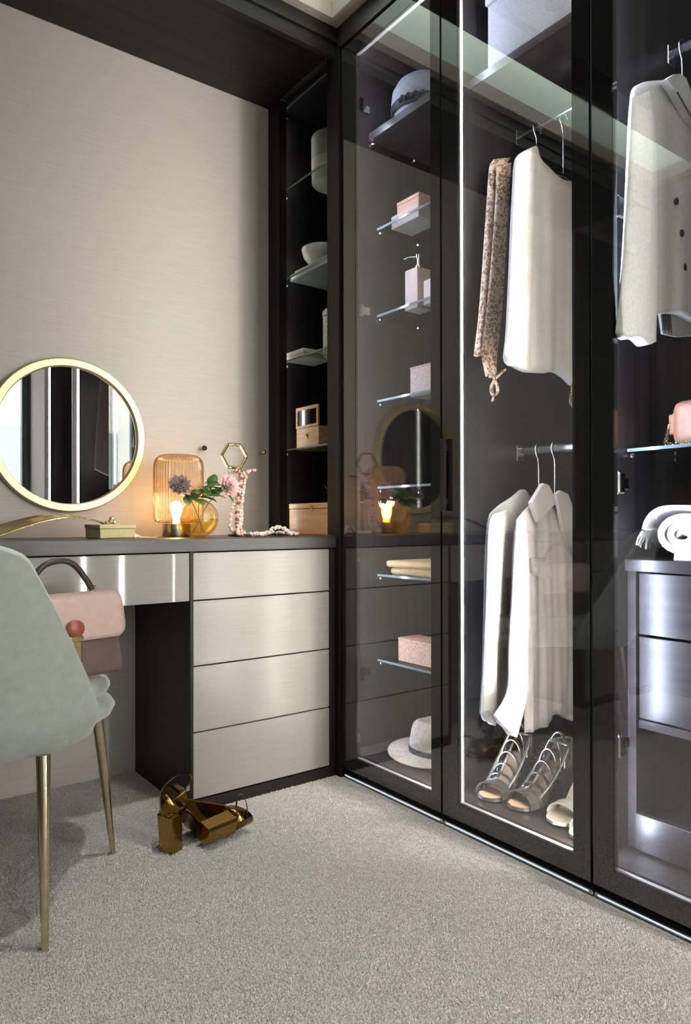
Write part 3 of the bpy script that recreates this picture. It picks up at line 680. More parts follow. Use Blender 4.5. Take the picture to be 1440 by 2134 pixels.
beads([(-0.265, 0.15, 0.846), (-0.235, 0.13, 0.846), (-0.20, 0.15, 0.847), (-0.175, 0.14, 0.866), (-0.145, 0.14, 0.868), (-0.125, 0.12, 0.850), (-0.10, 0.13, 0.846), (-0.075, 0.14, 0.845), (-0.10, 0.17, 0.845), (-0.15, 0.18, 0.850), (-0.19, 0.19, 0.848), (-0.22, 0.19, 0.846)], 0.0068, 62, (BEADC, BEADP, BEADC), 'bead_necklace', 'tangled pearly bead necklace lying on the worktop', wob=0.6)
beads([(JX - 0.008, JY - 0.020, 1.050), (-0.292, JY - 0.030, 0.975), (-0.305, JY - 0.04, 0.90), (-0.306, JY - 0.05, 0.868), (-0.280, JY - 0.058, 0.848)], 0.0066, 32, (BEADP, BEADD, BEADP), 'bead_necklace', 'copper and dark bead necklace hanging in front of the pink one')
beads([(JX + 0.004, JY - 0.026, 1.045), (-0.283, JY - 0.034, 0.96), (-0.298, JY - 0.045, 0.885), (-0.312, JY - 0.058, 0.852), (-0.300, JY - 0.068, 0.846)], 0.0064, 32, (BEADP, BEADP, BEADC), 'bead_necklace', 'coral bead necklace hanging nearest the viewer on the stand')
# two hooks on the wall by the stand
for hx, lab in ((-0.30, 'small dark peg on the wallpaper behind the jewellery stand'), (-0.045, 'small pale peg on the wallpaper next to the shelf niche')):
    t = thing('wall_peg', lab, 'hook', (hx, D, 1.16))
    obj('peg', tube(new(), [(hx, D - 0.001, 1.165), (hx, D - 0.03, 1.165)], 0.006, 10), SOFTBRASS, t); obj('knob', sphere(new(), (hx, D - 0.032, 1.166), 0.010, 10, 8), BLACK if hx < -0.2 else SOFTBRASS, t)

# trinket box
SPECK = spotted('mosaic gold', (0.60, 0.52, 0.26), (0.34, 0.32, 0.18), (0.78, 0.70, 0.42), 150, 0.35)
tb = thing('trinket_box', 'small gold mosaic trinket box with a beaded knob on the worktop', 'box', (-0.715, 0.25, 0.838), radians(12))
obj('body', bx(-0.062, 0.062, -0.045, 0.045, 0.0005, 0.030, 0.002, 1), SPECK, tb, local=True)
obj('lid', bx(-0.064, 0.064, -0.047, 0.047, 0.0305, 0.044, 0.002, 1), SPECK, tb, local=True)
b = new()
for dx, dz in ((0, 0.052), (-0.012, 0.049), (0.012, 0.05), (0.004, 0.062)): sphere(b, (dx, 0, dz), 0.0075, 8, 6)
obj('knob', b, SOFTBRASS, tb, local=True, smooth=True)
# arched brass tray
tr = thing('arched_leaf_dish', 'thin arched brass leaf dish standing on its tips under the mirror', 'dish', (-0.87, 0.27, 0.838))
b = new(); rows = []
ctr = spline([(-1.075, 0.856), (-1.03, 0.868), (-0.98, 0.885), (-0.92, 0.902), (-0.86, 0.910), (-0.80, 0.906), (-0.745, 0.893), (-0.70, 0.868), (-0.672, 0.8415)], 40)
for i, p in enumerate(ctr):
    f = i / 39; hw = 0.010 + 0.030 * sin(pi * f) ** 0.7 + 0.030 * (1 - f) ** 1.5; z = p.y; ti = 0.016 * (1 - f) ** 1.3
    rows.append([b.verts.new((p.x, 0.275 + s * hw, z + s * ti - 0.004 * (1 - s * s) * (1 - f))) for s in (-1, -.5, 0, .5, 1)])
for q, r in zip(rows, rows[1:]):
    for k in range(4): b.faces.new((q[k], q[k + 1], r[k + 1], r[k]))
o = obj('dish', b, BRASS, tr, smooth=True); m = o.modifiers.new('thickness', 'SOLIDIFY'); m.thickness = 0.003
# small triangular ring dish
rd = thing('ring_dish', 'small flat triangular gold dish beside the trinket box', 'dish', (-0.585, 0.25, 0.838))
b = new()
prism(b, [(-0.645, 0.22), (-0.560, 0.235), (-0.62, 0.30)], 0.8385, 0.8415, 'z')
obj('plate', b, BRASS, rd)
b = new(); prism(b, [(-0.655, 0.8395), (-0.650, 0.866), (-0.59, 0.8395)], 0.300, 0.303, 'y'); obj('upright_flap', b, BRASS, rd)

# ------------------------------------------------------------------ things in the open shelf niche
CREAMPOT = grain('cream glaze', (0.62, 0.61, 0.53), (0.72, 0.70, 0.62), (5, 5, 90), 0.45, 0.1); GREYGREEN = simple('grey green glaze', (0.46, 0.47, 0.42), 0.5)
t = thing('lidded_pot', 'tall two-tone cream and grey storage pot on the highest glass shelf', 'pot', (0.165, 0.25, TZ[3]))
obj('body', lathe(new(), [(0.0, 0.0005), (0.078, 0.0005), (0.085, 0.008), (0.087, 0.09)], (0.0, 0.0, 0), 40, cap=False), CREAMPOT, t, smooth=True, local=True)
obj('lid', lathe(new(), [(0.087, 0.0905), (0.087, 0.18), (0.083, 0.188), (0.0, 0.190)], (0.0, 0.0, 0), 40, cap=False), GREYGREEN, t, smooth=True, local=True)
WHITEC = simple('white glaze', (0.70, 0.70, 0.68), 0.35)
bk = [('pale grey clothbound book on the glass shelf under the white bowl', 0.065, 0.30, 0.10, 0.410, TZ[2] + 0.0005, 0.024, (0.42, 0.44, 0.41)),
      ('slim white book lying on the pale grey book', 0.075, 0.29, 0.12, 0.390, TZ[2] + 0.0255, 0.012, (0.62, 0.63, 0.60))]
for lab, x0, x1, y0, y1, z, h, c in bk:
    t = thing('book', lab, 'book', ((x0 + x1) / 2, (y0 + y1) / 2, z))
    b = new(); box(b, x0, x1, y0, y1, z, z + 0.003); box(b, x0, x1, y0, y1, z + h - 0.003, z + h); box(b, x0, x1, y1 - 0.003, y1, z + 0.003, z + h - 0.003)
    obj('cover', b, simple('cloth ' + lab[:9], c, 0.7), t); obj('pages', bx(x0 + 0.003, x1 - 0.003, y0 + 0.003, y1 - 0.0035, z + 0.0035, z + h - 0.0035), simple('paper', (0.75, 0.73, 0.68), 0.8), t)
t = thing('bowl', 'white rounded bowl standing on two books in the niche', 'bowl', (0.15, 0.300, TZ[2] + 0.038))
pr = [(0.0, 0.0005), (0.03, 0.0005), (0.05, 0.010), (0.078, 0.045), (0.086, 0.075), (0.083, 0.076), (0.074, 0.045), (0.045, 0.014), (0.0, 0.010)]
obj('bowl', lathe(new(), pr, (0, 0, 0), 36, cap=False), WHITEC, t, smooth=True, local=True)
FLORAL = spotted('floral paper', (0.66, 0.64, 0.55), (0.30, 0.36, 0.16), (0.50, 0.42, 0.28), 38, 0.6)
t = thing('patterned_jar', 'tall floral patterned canister on the third glass shelf', 'jar', (0.17, 0.205, TZ[1]))
obj('body', lathe(new(), [(0.0, 0.0005), (0.070, 0.0005), (0.072, 0.01), (0.072, 0.15)], (0, 0, 0), 36, cap=False), FLORAL, t, smooth=True, local=True)
obj('lid', lathe(new(), [(0.074, 0.1505), (0.074, 0.172), (0.068, 0.178), (0.0, 0.18)], (0, 0, 0), 36, cap=False), FLORAL, t, smooth=True, local=True)
t = thing('flat_box', 'flat white box with a dark seam beside the floral canister', 'box', (0.12, 0.345, TZ[1] + 0.0005))
obj('base', bx(-0.075, 0.06, -0.062, 0.068, 0.0, 0.016, 0.001, 1), simple('ivory card', (0.70, 0.70, 0.62), 0.6), t, local=True); obj('lid', bx(-0.077, 0.062, -0.064, 0.070, 0.0175, 0.033, 0.001, 1), simple('ivory card lid', (0.74, 0.74, 0.66), 0.6), t, local=True)
MAPLE = grain('honey maple', (0.48, 0.30, 0.15), (0.66, 0.45, 0.25), (18, 5, 60), 0.38, 0.05)
t = thing('keepsake_box', 'small honey wood box with a glass lid propped open on the lowest glass shelf', 'box', (0.14, 0.315, TZ[0] + 0.0005))
obj('body', bx(-0.055, 0.055, -0.075, 0.082, 0.0, 0.085, 0.002, 1), MAPLE, t, local=True)
b = new(); L0 = -0.075; L1 = 0.082
box(b, -0.057, -0.050, L0, L0 + 0.012, 0.0855, 0.168); box(b, -0.057, -0.050, L1 - 0.012, L1, 0.0855, 0.168); box(b, -0.057, -0.050, L0 + 0.012, L1 - 0.012, 0.156, 0.168); box(b, -0.057, -0.050, L0 + 0.012, L1 - 0.012, 0.0855, 0.095)
ld = obj('lid', b, MAPLE, t, local=True); obj('lid_glass', bx(-0.0545, -0.0525, L0 + 0.012, L1 - 0.012, 0.095, 0.156), CLEAR, ld, local=True)
b = new(); sphere(b, (-0.057, 0.006, 0.055), 0.006, 8, 6); box(b, -0.0585, -0.0552, 0.002, 0.010, 0.040, 0.052); obj('clasp', b, BRASS, t, local=True)
t = thing('wooden_chest_box', 'large honey wood box with a flat lid standing on the worktop in the niche', 'box', (0.15, 0.265, 0.8390))
obj('body', bx(-0.085, 0.10, -0.155, 0.155, 0.0, 0.100, 0.002, 1), MAPLE, t, local=True); obj('lid', bx(-0.086, 0.101, -0.156, 0.156, 0.1015, 0.122, 0.002, 1), MAPLE, t, local=True)
obj('clasp', bx(-0.090, -0.0855, -0.02, -0.006, 0.092, 0.112), BRASS, t, local=True)
t = thing('wire_ornament', 'dark twig-like wire ornament on the lid of the large wood box', 'ornament', (0.13, 0.20, 0.962))
b = new(); random.seed(3)
for k in range(9):
    a = k * 0.7; tube(b, spline([(0, 0, 0.001), (0.02 * cos(a), 0.02 * sin(a), 0.03), (0.045 * cos(a + .5), 0.045 * sin(a + .5), 0.045 + 0.012 * (k % 3))], 8), 0.002, 5)
obj('wires', b, simple('dark wire', (0.05, 0.045, 0.04), 0.3, 0.8), t, local=True, smooth=True)

# ------------------------------------------------------------------ things on the shelves of the first wardrobe
FELT = grain('grey felt', (0.27, 0.275, 0.31), (0.34, 0.345, 0.385), (80, 80, 80), 0.9, 0.2); BAND = simple('black ribbon', (0.012, 0.012, 0.014), 0.6)
t = thing('cloche_hat', 'grey felt hat with a black band on the high wooden shelf', 'hat', (0.265, -0.156, 2.2755))
obj('brim', lathe(new(), [(0.108, 0.0005), (0.110, 0.006), (0.106, 0.050), (0.102, 0.062), (0.098, 0.060), (0.102, 0.006)], (0, 0, 0), 40, cap=False), FELT, t, smooth=True, local=True)
obj('crown', lathe(new(), [(0.100, 0.0625), (0.106, 0.075), (0.112, 0.100), (0.108, 0.135), (0.092, 0.165), (0.065, 0.185), (0.030, 0.194), (0.0, 0.195)], (0, 0, 0), 40, cap=False), FELT, t, smooth=True, local=True)
b = lathe(new(), [(0.108, 0.054), (0.1115, 0.056), (0.1145, 0.082), (0.111, 0.085)], (0, 0, 0), 40, cap=False)
for k in range(9):
    a = pi + 0.05 + 0.11 * k; sphere(b, (0.115 * cos(a), 0.115 * sin(a), 0.072 + 0.006 * (k % 2)), 0.008, 8, 6)
obj('ribbon', b, BAND, t, local=True, smooth=True, auto=40)
PEACH = grain('peach card', (0.55, 0.30, 0.20), (0.62, 0.36, 0.26), (50, 50, 50), 0.6); PALEP = simple('pale peach card', (0.56, 0.42, 0.36), 0.6)
def cbox(name, label, cat, x0, x1, y0, y1, z, h, m, lid=0.3, group=None):
    t = thing(name, label, cat, ((x0 + x1) / 2, (y0 + y1) / 2, z), group=group); hx, hy = (x1 - x0) / 2, (y1 - y0) / 2
    obj('base', bx(-hx, hx, -hy, hy, 0.0, h * (1 - lid) - 0.0005, 0.0015, 1), m, t, local=True); obj('lid', bx(-hx - .001, hx + .001, -hy - .001, hy + .001, h * (1 - lid), h, 0.0015, 1), m, t, local=True)
    return t
cbox('gift_box', 'pale peach box, the lower of two on the top glass shelf', 'box', 0.20, 0.30, -0.205, -0.060, 1.9445, 0.046, PALEP)
cbox('gift_box', 'orange peach box stacked on the pale peach box', 'box', 0.205, 0.29, -0.200, -0.085, 1.9910, 0.042, PEACH)
BLUSH = grain('blush marble', (0.50, 0.35, 0.29), (0.58, 0.43, 0.37), (30, 30, 8), 0.4)
t = thing('soap_dispenser', 'square blush soap dispenser with a chrome pump on a glass shelf', 'dispenser', (0.235, -0.165, 1.6325))
obj('bottle', bx(-0.035, 0.035, -0.033, 0.033, 0.0, 0.142, 0.003, 2), BLUSH, t, local=True)
b = lathe(new(), [(0.013, 0.1425), (0.013, 0.158), (0.006, 0.160), (0.006, 0.185), (0.010, 0.186), (0.010, 0.197), (0.0, 0.198)], (0, 0, 0), 14, cap=True); tube(b, [(0, 0, 0.190), (-0.02, 0.03, 0.192), (-0.03, 0.042, 0.186)], 0.0035, 8); obj('pump', b, CHROME, t, local=True, smooth=True, auto=40)
t = thing('tumbler', 'square blush tumbler next to the soap dispenser', 'tumbler', (0.235, -0.252, 1.6325))
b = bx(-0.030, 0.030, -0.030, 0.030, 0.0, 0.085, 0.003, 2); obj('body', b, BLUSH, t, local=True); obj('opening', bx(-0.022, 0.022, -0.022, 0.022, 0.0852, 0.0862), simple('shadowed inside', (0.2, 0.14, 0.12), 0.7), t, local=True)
WEAVE = grain('rose woven raffia', (0.30, 0.20, 0.175), (0.50, 0.37, 0.33), (160, 160, 160), 0.8, 0.4)
t = cbox('tissue_box', 'cube box covered in rose woven raffia on a glass shelf', 'box', 0.21, 0.33, -0.275, -0.148, 1.3265, 0.105, WEAVE, 0.06)
MUST = grain('mustard knit', (0.50, 0.31, 0.11), (0.62, 0.42, 0.18), (120, 120, 120), 0.9, 0.4, sheen=0.3)
t = thing('folded_jumper', 'folded mustard yellow knit jumper on the glass shelf', 'jumper', (0.27, -0.19, 0.7015))
for k, (z, h, ins) in enumerate(((0.0, 0.026, 0.012), (0.026, 0.024, 0.0))):
    b = bx(-0.10 + ins, 0.12 - ins, -0.13, 0.135 - ins, z, z + h, 0.011, 4)
    for v in b.verts: v.co.z += 0.003 * sin(v.co.y * 40 + k) * (v.co.z > 0.01); v.co.x += 0.003 * sin(v.co.y * 55)
    obj('fold', b, MUST, t, local=True, smooth=True)
ORPAT = spotted('orange floral paper', (0.60, 0.42, 0.32), (0.56, 0.14, 0.045), (0.62, 0.27, 0.14), 45, 0.6)
t = cbox('patterned_box', 'orange patterned keepsake box on the lowest glass shelf', 'box', 0.19, 0.29, -0.285, -0.105, 0.3965, 0.082, ORPAT, 0.12)
t = thing('photo_frame', 'small thin brass frame with a gold motif standing behind the orange box', 'frame', (0.33, -0.235, 0.3965))
b = new(); q = 0.004
box(b, -0.004, 0.004, -0.06, -0.06 + q, 0.0, 0.17); box(b, -0.004, 0.004, 0.06 - q, 0.06, 0.0, 0.17); box(b, -0.004, 0.004, -0.06 + q, 0.06 - q, 0.17 - q, 0.17); box(b, -0.004, 0.004, -0.06 + q, 0.06 - q, 0.0, q)
obj('frame', b, SOFTBRASS, t, local=True); obj('glass', bx(-0.001, 0.001, -0.056, 0.056, 0.004, 0.166), CLEAR, t, local=True)
b = new(); lathe(b, [(0.018, 0), (0.018, 0.002), (0.008, 0.003), (0.0, 0.003)], (0, 0, 0), 16)
for v in b.verts: v.co = Vector((-0.006 - v.co.z, v.co.x, 0.115 + v.co.y))
obj('motif', b, BRASS, t, local=True)
STRAW = grain('cream straw', (0.56, 0.46, 0.36), (0.78, 0.68, 0.56), (90, 90, 60), 0.85, 0.35)
t = thing('fedora', 'cream fedora with a dark ribbon on the wardrobe floor', 'hat', (0.215, -0.262, 0.0915))
n = 56; b = new(); rings = []
for r, z in ((0.085, 0.018), (0.10, 0.014), (0.125, 0.009), (0.150, 0.009), (0.163, 0.014), (0.162, 0.011), (0.150, 0.006), (0.10, 0.009), (0.080, 0.012)):
    rings.append([b.verts.new((r * 0.93 * cos(2 * pi * i / n), r * 1.03 * sin(2 * pi * i / n), z + 0.010 * abs(sin(2 * pi * i / n)) ** 2 * (r > 0.12) - 0.004 * (r > 0.12))) for i in range(n)])
for p, q in zip(rings, rings[1:]):
    for i in range(n): b.faces.new((p[i], p[(i + 1) % n], q[(i + 1) % n], q[i]))
obj('brim', b, STRAW, t, local=True, smooth=True)
b = new(); rings = []
for r, z in ((0.088, 0.014), (0.086, 0.05), (0.080, 0.085), (0.072, 0.108), (0.060, 0.117), (0.045, 0.113), (0.02, 0.104), (0.001, 0.100)):
    rings.append([b.verts.new((r * 0.90 * cos(2 * pi * i / n), r * 1.05 * sin(2 * pi * i / n) , z + (0.010 * cos(2 * pi * i / n) ** 2 if z > 0.08 else 0) - (0.012 * max(0, cos(2 * pi * i / n + pi)) ** 8 if 0.08 < z < 0.116 else 0))) for i in range(n)])
for p, q in zip(rings, rings[1:]):
    for i in range(n): b.faces.new((p[i], p[(i + 1) % n], q[(i + 1) % n], q[i]))
obj('crown', b, STRAW, t, local=True, smooth=True)
b = new(); rings = []
for r, z in ((0.0895, 0.015), (0.0895, 0.034), (0.087, 0.035)):
    rings.append([b.verts.new((r * 0.90 * cos(2 * pi * i / n), r * 1.05 * sin(2 * pi * i / n), z)) for i in range(n)])
for p, q in zip(rings, rings[1:]):
    for i in range(n): b.faces.new((p[i], p[(i + 1) % n], q[(i + 1) % n], q[i]))
obj('ribbon', b, BAND, t, local=True, smooth=True)
# ------------------------------------------------------------------ clothes
def coons(L, R, T, B, nu, nv):
    l = spline(L, nv); r = spline(R, nv); t = spline(T, nu) if T else None; b_ = spline(B, nu)
    if t is None: t = [l[0].lerp(r[0], i / (nu - 1)) for i in range(nu)]
    S = []
    for j in range(nv):
        v = j / (nv - 1); row = []
        for i in range(nu):
            u = i / (nu - 1)
            p = t[i] * (1 - v) + b_[i] * v + l[j] * (1 - u) + r[j] * u - (t[0] * (1 - u) * (1 - v) + t[-1] * u * (1 - v) + b_[0] * (1 - u) * v + b_[-1] * u * v)
            row.append(p)
        S.append(row)
    return S
def cloth(name, parent, L, R, T, B, y, d, mat, folds=((3, 0.006, 0.3, 0.4), (7, 0.003, 1.7, -0.6)), nu=41, nv=36, pw=0.5, hem=0.004, skew=0.0):
    S = coons(L, R, T, B, nu, nv); b = new(); F = []; K = []
    for j in range(nv):
        v = j / (nv - 1); fr = []; bk = []
        for i in range(nu):
            u = i / (nu - 1); p = S[j][i]
            pr = max(0.0, 1 - (2 * u - 1) ** 2) ** pw
            top = min(1, 0.35 + v * 6)
            fo = sum(a * sin(2 * pi * f * u + ph + dr * v * 2 * pi) for f, a, ph, dr in folds) * (0.25 + 0.75 * v) * min(1, pr * 2)
            yy = y + skew * (u - 0.5)
            zz = p.y + (hem * sin(2 * pi * 2.3 * u + 1.0) * v ** 6)
            fr.append(b.verts.new((p.x, yy - d * pr * top + fo, zz))); bk.append(b.verts.new((p.x, yy + d * pr * top + 0.0006 + fo * 0.5, zz)))
        F.append(fr); K.append(bk)
    for j in range(nv - 1):
        for i in range(nu - 1):
            b.faces.new((F[j][i], F[j][i + 1], F[j + 1][i + 1], F[j + 1][i])); b.faces.new((K[j][i], K[j + 1][i], K[j + 1][i + 1], K[j][i + 1]))
        for i in (0, nu - 1): b.faces.new((F[j][i], F[j + 1][i], K[j + 1][i], K[j][i]))
    for j in (0, nv - 1):
        for i in range(nu - 1): b.faces.new((F[j][i], K[j][i], K[j][i + 1], F[j][i + 1]))
    return obj(name, b, mat, parent, smooth=True)
def hanger(label, y, zr, ztop, half, drop, x=0.335, group=None):
    t = thing('coat_hanger', label, 'hanger', (x, y, ztop), group=group)
    pts = [(x + 0.020, y, zr - 0.012), (x + 0.023, y, zr + 0.006), (x + 0.012, y, zr + 0.020), (x - 0.004, y, zr + 0.020), (x - 0.016, y, zr + 0.006), (x - 0.012, y, zr - 0.014), (x - 0.002, y, zr - 0.034), (x, y, zr - 0.06), (x, y, ztop)]
    obj('hook', tube(new(), spline(pts, 30), 0.0022, 8), CHROME, t, smooth=True)
    obj('shoulder_bar', tube(new(), spline([(x - half, y, ztop - drop), (x - half * .5, y, ztop - drop * .42), (x, y, ztop), (x + half * .5, y, ztop - drop * .42), (x + half, y, ztop - drop)], 16), 0.005, 8), CHROME, t, smooth=True)
    return t
CREAM = grain('cream fine knit', (0.62, 0.57, 0.535), (0.70, 0.65, 0.615), (14, 400, 260), 0.9, 0.35, sheen=0.3, bd=0.001)
BLUSHC = grain('blush silk', (0.66, 0.59, 0.565), (0.71, 0.64, 0.615), (40, 40, 40), 0.6, 0.05, sheen=0.3)
WHITEW = grain('white crepe', (0.43, 0.42, 0.405), (0.49, 0.48, 0.46), (90, 90, 90), 0.8, 0.1, sheen=0.2)
LINEN = grain('white linen', (0.53, 0.53, 0.51), (0.66, 0.66, 0.64), (300, 300, 120), 0.9, 0.3, sheen=0.2, bd=0.001)
LEOP = spotted('leopard print', (0.50, 0.36, 0.25), (0.50, 0.22, 0.08), (0.035, 0.022, 0.016), 26, 0.7)
PIPING = simple('dark seam', (0.10, 0.09, 0.085), 0.8)

hanger('chrome coat hanger holding the leopard print blouse', -0.600, 2.118, 1.985, 0.16, 0.05)
g = thing('leopard_blouse', 'leopard print blouse with tie cuffs hanging behind the cream top', 'blouse', (0.30, -0.60, 1.9))
cloth('body', g, GD['LB_L'], GD['LB_R'], None, GD['LB_B'], -0.615, 0.010, LEOP, nu=13)
cloth('sleeve', g, GD['LP_L'], GD['LP_R'], None, GD['LP_B'], -0.588, 0.014, LEOP, nu=13)
LT = [(x, -0.635, z) for x, z in GD['LT']]
obj('tie_cuff', tube(new(), spline(LT, 40), 0.0065, 8, flat=0.5), LEOP, g, smooth=True)
obj('tie_cuff', tube(new(), [(x, -0.635, z) for x, z in GD['LT2']], 0.005, 8, flat=0.5), LEOP, g, smooth=True)
obj('tie_cuff', tube(new(), spline([(x, -0.735, z) for x, z in GD['LT3']], 20), 0.005, 8, flat=0.5), LEOP, g, smooth=True)

hanger('chrome coat hanger holding the cream boat-neck top', -0.680, 2.118, 1.945, 0.17, 0.03, 0.360)
g = thing('cream_top', 'cream boat-neck knit top hanging from the higher rail', 'top', (0.36, -0.68, 1.9))
cloth('body', g, GD['TOP_L'], GD['TOP_R'], GD['TOP_T'], GD['TOP_B'], -0.680, 0.018, CREAM, ((4, 0.006, 0.6, 0.15), (9, 0.002, 1.7, -0.3)), nu=70)
cloth('sleeve', g, GD['TSL_L'], GD['TSL_R'], None, GD['TSL_B'], -0.722, 0.020, CREAM, ((1.5, 0.003, 0.3, 0.2),), nu=15)

hanger('chrome coat hanger holding the long white tailored jacket', -0.605, 1.112, 0.935, 0.19, 0.05)
g = thing('white_jacket', 'long white tailored jacket hanging behind the blush shirt', 'jacket', (0.30, -0.605, 0.9))
cloth('body', g, GD['WJ_L'], GD['WJ_R'], GD['WJ_T'], GD['WJ_B'], -0.600, 0.016, WHITEW, nu=40)
cloth('sleeve', g, GD['WS_L'], GD['WS_R'], None, GD['WS_B'], -0.634, 0.014, WHITEW, ((1.2, 0.003, 0.3, 0.2),), nu=15)
hanger('chrome coat hanger holding the blush shirt', -0.665, 1.112, 0.935, 0.17, 0.06)
g = thing('blush_shirt', 'pale blush silk shirt with a pointed collar and chest pocket', 'shirt', (0.35, -0.67, 0.9))
cloth('body', g, GD['SH_L'], GD['SH_R'], GD['SH_T'], GD['SH_B'], -0.668, 0.016, BLUSHC, ((5, 0.006, 0.6, 0.25), (11, 0.003, 1.7, -0.4)), nu=70)
cloth('sleeve', g, GD['SS_L'], GD['SS_R'], None, GD['SS_B'], -0.700, 0.015, BLUSHC, ((2.0, 0.006, 0.3, 0.3), (4, 0.003, 0, -.5)), nu=19)
def flap(name, parent, poly, y0, y1, mat, bev=0.0015):
    b = prism(new(), poly, y0, y1, 'y'); return obj(name, b, mat, parent)
flap('collar', g, GD['COL_A'], -0.704, -0.690, BLUSHC); flap('collar', g, GD['COL_B'], -0.700, -0.689, BLUSHC)
flap('pocket', g, GD['POCK'], -0.6925, -0.684, BLUSHC)
hanger('chrome coat hanger holding the ivory blouse', -0.765, 1.112, 0.890, 0.07, 0.02, 0.40)
g = thing('ivory_blouse', 'ivory blouse mostly hidden beside the blush shirt', 'blouse', (0.42, -0.75, 0.9))
cloth('body', g, [(0.335, 0.905), (0.33, 0.80), (0.335, 0.60), (0.34, 0.42)], [(0.63, 0.86), (0.64, 0.6), (0.64, 0.42)], [(0.335, 0.905), (0.39, 0.915), (0.44, 0.89), (0.50, 0.91), (0.63, 0.86)], [(0.34, 0.42), (0.45, 0.41), (0.64, 0.42)], -0.765, 0.012, BLUSHC, nu=30)

hanger('chrome coat hanger holding the white linen jacket', -1.068, 2.118, 2.000, 0.16, 0.05, 0.330)
g = thing('linen_jacket', 'white linen jacket with dark horn buttons hanging above the tan bag', 'jacket', (0.3, -1.07, 1.9))
cloth('body', g, GD['J_L'], GD['J_R'], GD['J_T'], GD['J_B'], -1.068, 0.018, LINEN, ((3, 0.004, 0.6, 0.1), (7, 0.002, 1.0, 0.2)), nu=60)
cloth('sleeve', g, GD['JS_L'], GD['JS_R'], None, GD['JS_B'], -1.093, 0.016, LINEN, ((1.0, 0.004, 0.3, 0.2), (2.5, .002, 1, .5)), nu=19)
flap('lapel', g, GD['J_COL'], -1.108, -1.088, LINEN)
lx = [(x - 0.002, z) for x, z in GD['J_COL'][4:]]
obj('lapel_edge', tube(new(), [(x, -1.109, z) for x, z in GD['J_COL'][6:]], 0.0022, 6), PIPING, g)
for k, (x, z) in enumerate(GD['J_BT']):
    b = lathe(new(), [(0.0, 0), (0.0075, 0.0), (0.0075, 0.003), (0.005, 0.004), (0.0, 0.0025)], (0, 0, 0), 16, cap=False)
    for v in b.verts: v.co = Vector((x + v.co.x, -1.0875 - v.co.z - 0.001, z + v.co.y * 1.2))
    obj('button', b, simple('horn', (0.035, 0.028, 0.024), 0.3), g, smooth=True)
JI = GD['J_IN']
flap('lining', g, [JI[0], JI[1], JI[2], JI[3], (JI[3][0] + 0.1, JI[3][1]), (JI[3][0] + 0.1, JI[0][1])], -1.062, -1.056, WHITEW)
b = new()
for k in range(10):
    x = JI[0][0] + 0.005 + 0.0045 * k; tube(b, [(x, -1.064, JI[0][1] + 0.01), (x + 0.003 * sin(k * 2.2), -1.066, JI[1][1] + 0.004 + 0.006 * (k % 3))], 0.0012, 5)
obj('hem_tassels', b, BAND, g)
# clothes of the farther wardrobes, seen in the round mirror
hanger('chrome coat hanger holding the white blouse seen in the round mirror', -2.10, 2.118, 2.0, 0.18, 0.05)
g = thing('white_blouse', 'white blouse hanging in the farther wardrobe seen in the round mirror', 'blouse', (0.3, -2.10, 1.8))
cloth('body', g, [(0.14, 1.95), (0.11, 1.6), (0.09, 1.25)], [(0.54, 1.95), (0.56, 1.6), (0.58, 1.25)], [(0.14, 1.95), (0.30, 2.01), (0.37, 2.01), (0.54, 1.95)], [(0.09, 1.25), (0.3, 1.20), (0.58, 1.25)], -2.10, 0.025, WHITEW, nu=30, nv=20)
hanger('chrome coat hanger holding the mauve scarf seen in the round mirror', -1.72, 2.118, 2.0, 0.18, 0.05)
g = thing('mauve_scarf', 'long dusky mauve scarf hanging in the farther wardrobe', 'scarf', (0.2, -1.72, 1.8))
cloth('scarf', g, [(0.16, 1.96), (0.12, 1.6), (0.08, 1.15)], [(0.24, 1.98), (0.19, 1.6), (0.14, 1.15)], None, [(0.08, 1.15), (0.11, 1.14), (0.14, 1.15)], -1.72, 0.012, simple('dusky mauve silk', (0.28, 0.14, 0.14), 0.6), nu=12, nv=20)

# ------------------------------------------------------------------ other things in the wardrobes
GREYBOX = grain('grey linen box', (0.28, 0.285, 0.31), (0.36, 0.365, 0.39), (200, 200, 200), 0.85, 0.25)
t = thing('storage_box', 'large grey fabric storage box with a lid on the high wooden shelf', 'box', (0.29, -0.765, 2.2155))
obj('base', bx(-0.165, 0.20, -0.205, 0.178, 0.0, 0.20, 0.004, 2), GREYBOX, t, local=True); obj('lid', bx(-0.171, 0.206, -0.211, 0.184, 0.2005, 0.255, 0.004, 2), GREYBOX, t, local=True)

TAN = grain('tan leather', (0.30, 0.125, 0.066), (0.36, 0.165, 0.095), (60, 60, 60), 0.42, 0.08)
t = thing('shoulder_bag', 'tan leather camera bag with a gold chain strap on the glass shelf', 'bag', (0.235, -1.215, 1.0685))
b = bx(-0.045, 0.045, -0.115, 0.105, 0.004, 0.112, 0.022, 4); obj('body', b, TAN, t, local=True, smooth=True, auto=50)
obj('zip', tube(new(), spline([(0, -0.11, 0.02), (0, -0.112, 0.09), (0, -0.09, 0.1125), (0, 0.08, 0.1125), (0, 0.104, 0.09), (0, 0.105, 0.02)], 30), 0.0035, 6), BRASS, t, local=True, smooth=True)
obj('side_tab', bx(-0.012, 0.012, 0.1045, 0.128, 0.035, 0.085, 0.004, 2), TAN, t, local=True)
b = new()
cp = spline([(0, 0.12, 0.09), (-0.01, 0.128, 0.05), (-0.03, 0.125, 0.012), (-0.058, 0.10, 0.006), (-0.062, 0.03, 0.006), (-0.060, -0.05, 0.006), (-0.06, -0.11, 0.006)], 46)
